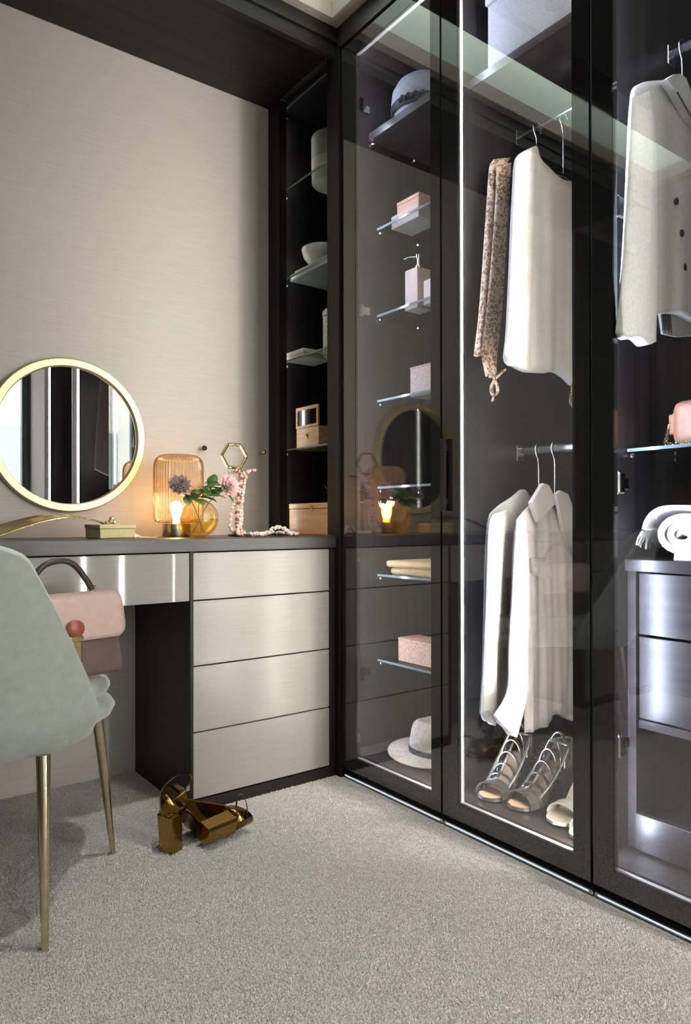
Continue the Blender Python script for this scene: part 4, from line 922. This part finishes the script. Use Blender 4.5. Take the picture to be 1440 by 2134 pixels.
for i, p in enumerate(cp):
    n_ = cp[min(i + 1, 45)] - cp[max(i - 1, 0)]; n_.normalize(); s = Vector((0, 0, 1)) if i % 2 else n_.cross(Vector((0, 0, 1)))
    if s.length < .1: s = Vector((1, 0, 0))
    tube(b, [p + n_ * (0.0055 * cos(a)) + s.normalized() * (0.0042 * sin(a)) for a in [2 * pi * k / 8 for k in range(8)]], 0.0014, 4, closed=True)
obj('chain_strap', b, SOFTBRASS, t, local=True, kind='stuff')

BLANK = grain('ivory woven cotton', (0.66, 0.63, 0.58), (0.82, 0.80, 0.76), (130, 130, 130), 0.95, 0.8, sheen=0.3, bd=0.004)
t = thing('rolled_blanket', 'ivory rolled throw with a fringed edge on top of the built-in chest', 'blanket', (0.26, -1.158, 0.7975))
# spiral roll seen from its end
b = new(); pts = []
for i in range(70):
    f = i / 69; a = f * 2 * pi * 2.8; r = 0.005 + 0.050 * f
    pts.append((r * 1.35 * cos(a), 0.058 + r * 0.98 * sin(a)))
th = 0.0088; A0 = []; 
for i, (u, z) in enumerate(pts):
    u0, z0 = pts[max(0, i - 1)]; u1, z1 = pts[min(69, i + 1)]; d = Vector((u1 - u0, z1 - z0)).normalized(); nx, nz = -d.y, d.x
    row = []
    for x in (-0.10, -0.05, 0.0, 0.06, 0.12):
        row.append(b.verts.new((x, u - nx * th, z - nz * th)))
    row2 = [b.verts.new((x, u + nx * th, z + nz * th)) for x in (0.12, 0.06, 0.0, -0.05, -0.10)]
    A0.append(row + row2)
for p, q in zip(A0, A0[1:]):
    for k in range(10): b.faces.new((p[k], p[(k + 1) % 10], q[(k + 1) % 10], q[k]))
b.faces.new(A0[0]); b.faces.new(list(reversed(A0[-1])))
obj('roll', b, BLANK, t, local=True, smooth=True, auto=50)
b = new(); rows = []
prof = spline([(0.098, 0.072), (0.090, 0.095), (0.072, 0.116), (0.04, 0.128), (-0.01, 0.128), (-0.05, 0.118), (-0.078, 0.095), (-0.088, 0.06), (-0.085, 0.02)], 36)
for p in prof: rows.append([b.verts.new((x, p.x, p.y + 0.002 * sin(x * 90))) for x in (-0.112, -0.06, 0.0, 0.06, 0.122)])
for q, r in zip(rows, rows[1:]):
    for k in range(4): b.faces.new((q[k], q[k + 1], r[k + 1], r[k]))
o = obj('cover_fold', b, BLANK, t, local=True, smooth=True); m = o.modifiers.new('thickness', 'SOLIDIFY'); m.thickness = 0.012; m.offset = -1
b = new(); random.seed(11)
for k in range(46):
    x = -0.11 + 0.228 * k / 45; e = random.uniform(-.01, .01)
    tube(b, spline([(x, 0.098, 0.068), (x + e, 0.108, 0.052 + e), (x + e * 2, 0.112 + e * .5, 0.030 + random.uniform(-.008, .012))], 5), 0.0022, 5)
obj('fringe', b, BLANK, t, local=True, smooth=True, kind='stuff')

# ------------------------------------------------------------------ shoes
def shoe_base(L, H, W0, W1, th=0.008, nx=26):
    """footbed: x from heel (0) to toe (L); returns height(x), width(x)"""
    def hz(x):
        f = x / L
        if f < 0.22: return H
        if f < 0.66:
            s = (f - 0.22) / 0.44; s = s * s * (3 - 2 * s); return H + (0.014 - H) * s
        return 0.014
    def wd(x):
        f = max(0, min(1, x / L))
        w_ = W0 + (W1 - W0) * max(0, min(1, (f - 0.25) / 0.45))
        if 0.3 < f < 0.55: w_ -= 0.004
        end = 1.0
        if f > 0.80: end = sqrt(max(0.0, 1 - ((f - 0.80) / 0.2) ** 2))
        if f < 0.10: end = sqrt(max(0.0, 1 - ((0.10 - f) / 0.10) ** 2))
        return w_ * max(0.02, end)
    b = new(); rows = []
    for i in range(nx + 1):
        x = L * i / nx; z = hz(x); hw = wd(x) / 2
        rows.append([b.verts.new((x, s * hw, z - (th if q else 0))) for q, s in ((0, -1), (0, 0), (0, 1), (1, 1), (1, 0), (1, -1))])
    for p, q in zip(rows, rows[1:]):
        for k in range(6): b.faces.new((p[k], p[(k + 1) % 6], q[(k + 1) % 6], q[k]))
    b.faces.new(rows[0]); b.faces.new(list(reversed(rows[-1])))
    return b, hz, wd
def strap(b, hz, wd, x, wid, h, th=0.002, lean=0.0, n=12, over=0.003):
    """band arching over the foot at station x"""
    rows = []
    for i in range(n + 1):
        a = pi * i / n; hw = wd(x) / 2 + over
        for_x = x + lean * sin(a)
        c = Vector((for_x, -hw * cos(a), hz(x) + h * sin(a) ** 0.8 - 0.004)); nrm = Vector((0, -cos(a), sin(a)))
        rows.append([b.verts.new(c + Vector((dx, 0, 0)) + nrm * dn) for dx, dn in ((-wid / 2, 0), (wid / 2, 0), (wid / 2, th), (-wid / 2, th))])
    for p, q in zip(rows, rows[1:]):
        for k in range(4): b.faces.new((p[k], p[(k + 1) % 4], q[(k + 1) % 4], q[k]))
    b.faces.new(rows[0]); b.faces.new(list(reversed(rows[-1])))
def orient(o, loc, rz, rx=0.0, ry=0.0):
    o.location = loc; o.rotation_euler = (Matrix.Rotation(rz, 3, 'Z') @ Matrix.Rotation(ry, 3, 'Y') @ Matrix.Rotation(rx, 3, 'X')).to_euler()
SILVERL = grain('pewter metallic leather', (0.20, 0.185, 0.17), (0.42, 0.39, 0.355), (60, 60, 60), 0.30, 0.1, metal=0.8); PEW2 = simple('dark gusset', (0.05, 0.045, 0.045), 0.6)
NUDE = simple('tan insole', (0.55, 0.36, 0.20), 0.6)
def gladiator(label, loc, rz):
    t = thing('strappy_sandal', label, 'sandal', group='pewter lace-up sandals'); orient(t, loc, rz)
    b, hz, wd = shoe_base(0.235, 0.100, 0.058, 0.082)
    obj('sole', b, SILVERL, t, local=True, smooth=True, auto=40)
    b2, _, _ = shoe_base(0.227, 0.1012, 0.050, 0.074, 0.001)
    for v in b2.verts: v.co.x += 0.004; v.co.z += 0.0006
    obj('insole', b2, NUDE, t, local=True)
    tb_ = bmesh.new(); strap(tb_, hz, wd, 0.188, 0.032, 0.036, 0.003); obj('toe_band', tb_, SILVERL, t, local=True, smooth=True, auto=60)
    for k, x in enumerate((0.160, 0.142, 0.124, 0.106, 0.088, 0.071, 0.055)):
        s = new(); strap(s, hz, wd, x, 0.0115, 0.038 + 0.0088 * k, 0.003, 0.012 - 0.004 * k); obj('strap', s, SILVERL, t, local=True, smooth=True, auto=60)
    for sg in (-1, 1):
        obj('side_band', tube(new(), spline([(0.17, sg * 0.036, 0.028), (0.12, sg * 0.040, 0.068), (0.07, sg * 0.039, 0.122), (0.045, sg * 0.034, 0.156)], 16), 0.0055, 8, flat=0.5), SILVERL, t, local=True, smooth=True)
    obj('instep_band', tube(new(), spline([(0.178, 0, 0.052), (0.145, 0, 0.068), (0.105, 0, 0.112), (0.070, 0, 0.150), (0.050, 0, 0.170)], 16), 0.005, 8, flat=0.4), SILVERL, t, local=True, smooth=True)
    obj('lace', tube(new(), spline([(0.045, -0.036, 0.158), (0.0, 0.0, 0.166), (0.045, 0.036, 0.160), (0.075, 0.0, 0.168)], 24, ), 0.004, 6, closed=True), SILVERL, t, local=True, smooth=True)
    h = new(); rows = []
    for f in (0, .2, .5, .8, 1):
        r = 0.022 * (1 - f) ** 1.5 + 0.006; c = (0.022 + 0.004 * f, 0, 0.092 * (1 - f))
        rows.append([h.verts.new((c[0] + r * 1.1 * cos(2 * pi * k / 12), r * sin(2 * pi * k / 12), c[2])) for k in range(12)])
    for p, q in zip(rows, rows[1:]):
        for k in range(12): h.faces.new((p[k], p[(k + 1) % 12], q[(k + 1) % 12], q[k]))
    h.faces.new(rows[0]); h.faces.new(list(reversed(rows[-1]))); obj('heel', h, PEW2, t, local=True, smooth=True, auto=40)
    c = new(); rows = []
    for k in range(13):
        a = pi / 2 + pi * k / 12; hw = 0.030
        rows.append([c.verts.new((0.030 + 0.034 * cos(a), hw * sin(a), z)) for z in (0.096, 0.125, 0.150)])
    for p, q in zip(rows, rows[1:]):
        for k in range(2): c.faces.new((p[k], q[k], q[k + 1], p[k + 1]))
    o = obj('heel_counter', c, SILVERL, t, local=True, smooth=True); m = o.modifiers.new('th', 'SOLIDIFY'); m.thickness = 0.003
    return t
gladiator('pewter lace-up sandal set farther back on the wardrobe floor', (0.282, -0.605, 0.0915), radians(187))
gladiator('pewter lace-up sandal standing in front between its pair and the ivory sandals', (0.298, -0.745, 0.0915), radians(174))
IVORYL = simple('ivory leather', (0.74, 0.68, 0.58), 0.35); INS = simple('cream insole', (0.62, 0.52, 0.38), 0.5)
def ankle_sandal(label, loc, rz):
    t = thing('heeled_sandal', label, 'sandal', group='ivory ankle strap sandals'); orient(t, loc, rz)
    b, hz, wd = shoe_base(0.228, 0.100, 0.052, 0.080); obj('sole', b, IVORYL, t, local=True, smooth=True, auto=40)
    b2, _, _ = shoe_base(0.218, 0.1012, 0.044, 0.070, 0.001)
    for v in b2.verts: v.co.x += 0.004; v.co.z += 0.0006
    obj('insole', b2, INS, t, local=True)
    s = new(); strap(s, hz, wd, 0.165, 0.040, 0.036, 0.004); obj('toe_band', s, IVORYL, t, local=True, smooth=True, auto=60)
    h = new(); rows = []
    for f in (0, .25, .6, 1):
        r = 0.016 * (1 - f) + 0.009; rows.append([h.verts.new((0.022 + 0.004 * f + r * cos(2 * pi * k / 12), r * 1.1 * sin(2 * pi * k / 12), 0.092 * (1 - f))) for k in range(12)])
    for p, q in zip(rows, rows[1:]):
        for k in range(12): h.faces.new((p[k], p[(k + 1) % 12], q[(k + 1) % 12], q[k]))
    h.faces.new(rows[0]); h.faces.new(list(reversed(rows[-1]))); obj('heel', h, IVORYL, t, local=True, smooth=True, auto=40)
    c = new(); rows = []
    for k in range(13):
        a = pi / 2 + pi * k / 12; rows.append([c.verts.new((0.028 + 0.031 * cos(a), 0.027 * sin(a), z + (0.02 * (z > .13)) * abs(cos(a)))) for z in (0.096, 0.125, 0.150)])
    for p, q in zip(rows, rows[1:]):
        for k in range(2): c.faces.new((p[k], q[k], q[k + 1], p[k + 1]))
    o = obj('heel_counter', c, IVORYL, t, local=True, smooth=True); m = o.modifiers.new('th', 'SOLIDIFY'); m.thickness = 0.003
    s = new(); ring = [(0.034 + 0.036 * cos(a), 0.031 * sin(a), 0.163 + 0.008 * cos(a)) for a in [2 * pi * k / 28 for k in range(28)]]
    tube(s, ring, 0.0045, 6, closed=True, flat=0.45); an = obj('ankle_strap', s, IVORYL, t, local=True, smooth=True)
    obj('buckle', bx(0.030, 0.042, -0.0365, -0.0335, 0.155, 0.170), SOFTBRASS, an, local=True)
    return t
ankle_sandal('ivory ankle strap sandal next to the pewter pair', (0.300, -0.838, 0.0915), radians(184))
ankle_sandal('ivory ankle strap sandal half hidden by the door border', (0.268, -0.932, 0.0915), radians(184))
t = thing('pink_pump', 'pink suede shoe with a rounded toe on the low drawer', 'shoe'); orient(t, (0.43, -1.235, 0.1835), radians(166))
PINKS = simple('pink suede', (0.62, 0.36, 0.30), 0.8, sheen=0.4)
b, hz, wd = shoe_base(0.22, 0.03, 0.055, 0.078)
obj('sole', b, simple('dark sole', (0.04, 0.03, 0.03), 0.6), t, local=True, smooth=True, auto=40)
b = new(); rows = []
for i in range(13):
    x = 0.12 + 0.102 * i / 12; f = i / 12; hw = max(0.004, wd(min(x, 0.2185)) / 2 + 0.001); h = 0.052 * sqrt(max(0.02, 1 - f ** 2.2))
    rows.append([b.verts.new((x, -hw * cos(pi * k / 10), 0.014 + h * sin(pi * k / 10) ** 0.8)) for k in range(11)])
for p, q in zip(rows, rows[1:]):
    for k in range(10): b.faces.new((p[k], p[k + 1], q[k + 1], q[k]))
b.faces.new(rows[-1])
obj('vamp', b, PINKS, t, local=True, smooth=True)
b = new(); rows = []
for k in range(25):
    a = pi * (0.5 + k / 24); rows.append([b.verts.new((0.04 + 0.04 * cos(a) if True else 0, 0.029 * sin(a), z)) for z in (0.03, 0.05, 0.07)])
for p, q in zip(rows, rows[1:]):
    for k in range(2): b.faces.new((p[k], q[k], q[k + 1], p[k + 1]))
o = obj('heel_counter', b, PINKS, t, local=True, smooth=True); m = o.modifiers.new('th', 'SOLIDIFY'); m.thickness = 0.003
h = new()
for sy_ in (0,): box(h, 0.004, 0.045, -0.02, 0.02, 0.0, 0.024, 0.004)
obj('heel', h, PINKS, t, local=True)
# dark fur trimmed thing behind the sandals
FUR = simple('dark brown fur', (0.035, 0.020, 0.018), 0.9, sheen=0.3); FUR2 = simple('gilt fleck', (0.35, 0.22, 0.10), 0.4, 0.6)
t = thing('fur_slipper', 'dark brown fluffy slipper in the back of the wardrobe behind the sandals', 'slipper', (0.400, -0.612, 0.0915))
obj('sole', lathe(new(), [(0.0, 0.0), (0.05, 0.0), (0.055, 0.008), (0.05, 0.016), (0.0, 0.016)], (0, 0, 0), 24, cap=False), FUR, t, local=True, smooth=True)
b = new(); random.seed(5); b2 = new()
for k in range(420):
    a = random.uniform(0, 2 * pi); e = random.uniform(0.05, 1.4); d = Vector((cos(a) * cos(e), sin(a) * cos(e), sin(e)))
    p = Vector((d.x * 0.05, d.y * 0.05, 0.016 + d.z * 0.075)); q = p + d * 0.018 + Vector((random.uniform(-.008, .008), random.uniform(-.008, .008), -0.006))
    tube(b2 if k % 17 == 0 else b, [p * 0.98, q], 0.0028, 4, r1=0.0006)
sphere(b, (0, 0, 0.02), 0.05, 16, 10, (1, 1, 1.4))
obj('fur', b, FUR, t, local=True, kind='stuff'); obj('flecks', b2, FUR2, t, local=True, kind='stuff')

# gold block heels on the carpet
GOLDM = simple('mirror gold leather', (0.36, 0.22, 0.055), 0.13, 1.0); GOLDB = simple('bronze mirror leather', (0.22, 0.125, 0.035), 0.16, 1.0); INSO = simple('beige leather insole', (0.52, 0.42, 0.30), 0.5)
def block_heel(label, loc, rz, rx=0.0, ry=0.0):
    t = thing('gold_block_heel', label, 'shoe', group='gold block heels on the carpet'); orient(t, loc, rz, rx, ry)
    b, hz, wd = shoe_base(0.225, 0.108, 0.060, 0.080); obj('sole', b, GOLDB, t, local=True, smooth=True, auto=40)
    b2, _, _ = shoe_base(0.217, 0.1092, 0.052, 0.072, 0.001)
    for v in b2.verts: v.co.x += 0.004; v.co.z += 0.0006
    obj('insole', b2, INSO, t, local=True, smooth=True, auto=40)
    h = new(); rows = []
    for f in (0, .15, .5, 1):
        s = 1.0 - 0.10 * f; rr = []
        for k in range(20):
            a = 2 * pi * k / 20; cx_ = max(-1, min(1, 1.25 * cos(a))); cy_ = max(-1, min(1, 1.25 * sin(a)))
            rr.append(h.verts.new((0.026 + 0.004 * f + 0.0255 * s * cx_, 0.0275 * s * cy_, 0.1005 * (1 - f) + 0.0005)))
        rows.append(rr)
    for p, q in zip(rows, rows[1:]):
        for k in range(20): h.faces.new((p[k], p[(k + 1) % 20], q[(k + 1) % 20], q[k]))
    h.faces.new(rows[0]); h.faces.new(list(reversed(rows[-1]))); obj('heel', h, GOLDM, t, local=True, smooth=True, auto=35)
    c = new(); rows = []
    for k in range(19):
        a = pi / 2 * 0.72 + (2 * pi - pi * 0.72) * k / 18; up_ = 0.5 - 0.5 * cos(a)
        rows.append([c.verts.new((0.040 + 0.042 * cos(a), (0.032 - 0.003 * q) * sin(a), 0.102 + (0.058 * up_ + 0.004) * q)) for q in (0, .5, 1)])
    for p, q in zip(rows, rows[1:]):
        for k in range(2): c.faces.new((p[k], q[k], q[k + 1], p[k + 1]))
    o = obj('heel_cup', c, GOLDB, t, local=True, smooth=True); m = o.modifiers.new('th', 'SOLIDIFY'); m.thickness = 0.003
    s = new(); strap(s, hz, wd, 0.178, 0.034, 0.040, 0.003); obj('toe_band', s, GOLDB, t, local=True, smooth=True, auto=60)
    obj('ankle_strap', tube(new(), [(0.050 + 0.044 * cos(a), 0.038 * sin(a), 0.166 + 0.022 * cos(a)) for a in [2 * pi * k / 32 for k in range(32)]], 0.0030, 6, closed=True, flat=0.5), GOLDB, t, local=True, smooth=True)
    sb = obj('buckle', bx(0.045, 0.058, -0.042, -0.038, 0.162, 0.176), SOFTBRASS, t, local=True)
    return t
block_heel('gold block heel standing upright by the corner of the drawer chest', (-0.728, -0.205, 0.0005), radians(22))
lying = block_heel('gold block heel lying on its side on the carpet', (-0.623, -0.268, 0.0345), 0)
lying.rotation_euler = Matrix(((-0.254, 0.092, 0.963), (0.905, -0.329, 0.27), (0.342, 0.94, 0.0))).to_euler()
# ------------------------------------------------------------------ chair
VELV = grain('mint velvet', (0.275, 0.315, 0.28), (0.32, 0.36, 0.325), (40, 40, 40), 0.75, 0.05, sheen=0.7)
CX, CY, RZ = -1.129, -0.166, radians(-36.87)
chr_ = thing('dining_chair', 'mint velvet chair with tapered brass legs pulled up to the desk', 'chair', (CX, CY, 0), RZ)
# shell: U-shaped in plan, widest low down, leaning back
b = new(); rows = []; NS, NT = 41, 30
def shell_pt(s, t, off=0.0):
    th = radians(94 - 50 * t)
    if t > 0.90: th *= sqrt(max(0.0, 1 - ((t - 0.90) / 0.106) ** 2))
    if t < 0.08: th *= 0.93 + 0.07 * (t / 0.08)
    z = 0.388 + 0.466 * t
    a = s * th; sc = 0.90 + 0.10 * min(1, t / 0.12)
    return Vector((sin(a) * 0.236 * sc, -cos(a) * 0.25 * sc - 0.095 * t + 0.02, z))
for j in range(NT + 1):
    t = j / NT
    rows.append([b.verts.new(shell_pt(-1 + 2 * i / (NS - 1), t)) for i in range(NS)])
for p, q in zip(rows, rows[1:]):
    for i in range(NS - 1): b.faces.new((p[i], p[i + 1], q[i + 1], q[i]))
o = obj('backrest', b, VELV, chr_, smooth=True, local=True)
m = o.modifiers.new('padding', 'SOLIDIFY'); m.thickness = 0.028; m.offset = 0.0
m = o.modifiers.new('round', 'BEVEL'); m.width = 0.012; m.segments = 3; m.limit_method = 'ANGLE'; m.angle_limit = radians(50)
edge = [shell_pt(1, 0.02 + 0.98 * k / 40) for k in range(41)] + [shell_pt(-1, 1 - 0.98 * k / 40) for k in range(41)]
edge = [p for k, p in enumerate(edge) if k == 0 or (p - edge[k - 1]).length > 1e-4]
obj('piping', tube(new(), edge, 0.0075, 8), simple('pale mint piping', (0.42, 0.48, 0.43), 0.7, sheen=0.5), chr_, smooth=True, local=True)
def pad(z0, z1, rx_, ryf, ryb, rnd, n=56, cy=0.0):
    """rounded cushion slab, superellipse in plan"""
    b = new(); rows = []
    lv = [(0.0, 0.55), (0.0, 1 - rnd / rx_), (rnd * 0.3, 1 - rnd * 0.3 / rx_), (rnd, 1.0), (z1 - z0 - rnd, 1.0), (z1 - z0 - rnd * 0.3, 1 - rnd * 0.35 / rx_), (z1 - z0, 1 - rnd * 1.2 / rx_), (z1 - z0 + 0.006, 0.55)]
    for dz, s in lv:
        r = []
        for i in range(n):
            a = 2 * pi * i / n; c, s_ = cos(a), sin(a); e = 0.62
            x = rx_ * s * (abs(c) ** e) * (1 if c > 0 else -1); ry_ = ryf if s_ > 0 else ryb
            y = ry_ * s * (abs(s_) ** e) * (1 if s_ > 0 else -1)
            r.append(b.verts.new((x, y + cy, z0 + dz)))
        rows.append(r)
    for p, q in zip(rows, rows[1:]):
        for i in range(n): b.faces.new((p[i], p[(i + 1) % n], q[(i + 1) % n], q[i]))
    b.faces.new(rows[0]); b.faces.new(list(reversed(rows[-1])))
    return b
def slope(b):
    for v in b.verts: v.co.z -= 0.11 * max(0.0, v.co.y - 0.05)
    return b
obj('seat', slope(pad(0.385, 0.446, 0.222, 0.385, 0.19, 0.028)), VELV, chr_, smooth=True, local=True)
obj('seat_cushion', slope(pad(0.448, 0.497, 0.212, 0.365, 0.18, 0.020)), VELV, chr_, smooth=True, local=True)
for sx, sy_, fx, fy in ((1, -1, 0.21, -0.216), (1, 1, 0.21, 0.215), (-1, -1, -0.21, -0.216), (-1, 1, -0.21, 0.215)):
    b = tube(new(), [(sx * 0.185, sy_ * 0.165, 0.39), (fx, fy, 0.001)], 0.0150, 16, r1=0.0070)
    lg = obj('leg', b, SOFTBRASS, chr_, smooth=True, local=True, auto=40)

# ------------------------------------------------------------------ handbag on the chair
FLAPL = grain('blush leather', (0.46, 0.33, 0.285), (0.50, 0.37, 0.325), (50, 50, 50), 0.45, 0.05); BODYL = grain('mauve brown leather', (0.125, 0.080, 0.075), (0.150, 0.098, 0.090), (50, 50, 50), 0.42, 0.05)
HANDL = simple('dark taupe leather', (0.035, 0.025, 0.02), 0.4)
hb = thing('handbag', 'blush and mauve leather handbag with a gold lock standing on the mint chair', 'handbag', (-0.984, -0.187, 0.5035), radians(13))
# local x along the bag's width, y away from the viewer
def slab(w0, w1, d0, d1, z0, z1, bev, seg=4):
    b = new(); vs = []
    for z, w_, d in ((z0, w0, d0), (z1, w1, d1)):
        vs.append([b.verts.new((x, y, z)) for x, y in ((-w_ / 2, -d / 2), (w_ / 2, -d / 2), (w_ / 2, d / 2), (-w_ / 2, d / 2))])
    b.faces.new(vs[0]); b.faces.new(list(reversed(vs[1])))
    for k in range(4): b.faces.new((vs[0][k], vs[0][(k + 1) % 4], vs[1][(k + 1) % 4], vs[1][k]))
    bmesh.ops.bevel(b, geom=list(b.edges), offset=bev, segments=seg, affect='EDGES', profile=0.5); return b
obj('body', slab(0.300, 0.268, 0.104, 0.064, 0.0, 0.182, 0.018), BODYL, hb, smooth=True, local=True)
b = new(); rows = []
fp = spline([(0.030, 0.172), (0.024, 0.196), (0.0, 0.204), (-0.032, 0.200), (-0.046, 0.186), (-0.056, 0.140), (-0.063, 0.096)], 26)
for i, p in enumerate(fp):
    f = i / 25; hw = 0.130 + 0.012 * f; 
    if f > 0.86: hw -= 0.022 * (1 - sqrt(max(0, 1 - ((f - 0.86) / 0.14) ** 2)))
    rows.append([b.verts.new((hw * s, p.x, p.y)) for s in (-1, -.9, -.5, 0, .5, .9, 1)])
for q, r in zip(rows, rows[1:]):
    for k in range(6): b.faces.new((q[k], q[k + 1], r[k + 1], r[k]))
o = obj('flap', b, FLAPL, hb, smooth=True, local=True); m = o.modifiers.new('th', 'SOLIDIFY'); m.thickness = 0.006; m.offset = 1.0
b = new(); box(b, -0.014, 0.014, -0.078, -0.058, 0.042, 0.100, 0.004); box(b, -0.018, 0.018, -0.078, -0.060, 0.098, 0.112, 0.004)
lk = obj('lock', b, BRASS, hb, local=True)
b = new(); sphere(b, (0.0, -0.070, 0.128), 0.024, 16, 10, (1, 0.4, 0.9)); 
obj('lock_stone', b, grain('red brown enamel', (0.22, 0.055, 0.03), (0.36, 0.10, 0.06), (200, 200, 200), 0.35, 0.3), lk, local=True, smooth=True)
b = new(); hp = spline([(-0.088, -0.005, 0.214), (-0.080, -0.004, 0.240), (-0.045, -0.002, 0.280), (0.0, 0.0, 0.290), (0.035, -0.002, 0.278), (0.068, -0.004, 0.236), (0.080, -0.005, 0.214)], 32)
obj('handle', tube(b, hp, 0.0075, 10), HANDL, hb, local=True, smooth=True)
for sx in (-0.089, 0.082):
    obj('ring', tube(new(), [(sx + 0.011 * cos(a), -0.004, 0.212 + 0.011 * sin(a)) for a in [2 * pi * k / 18 for k in range(18)]], 0.0025, 6, closed=True), BRASS, hb, local=True, smooth=True)
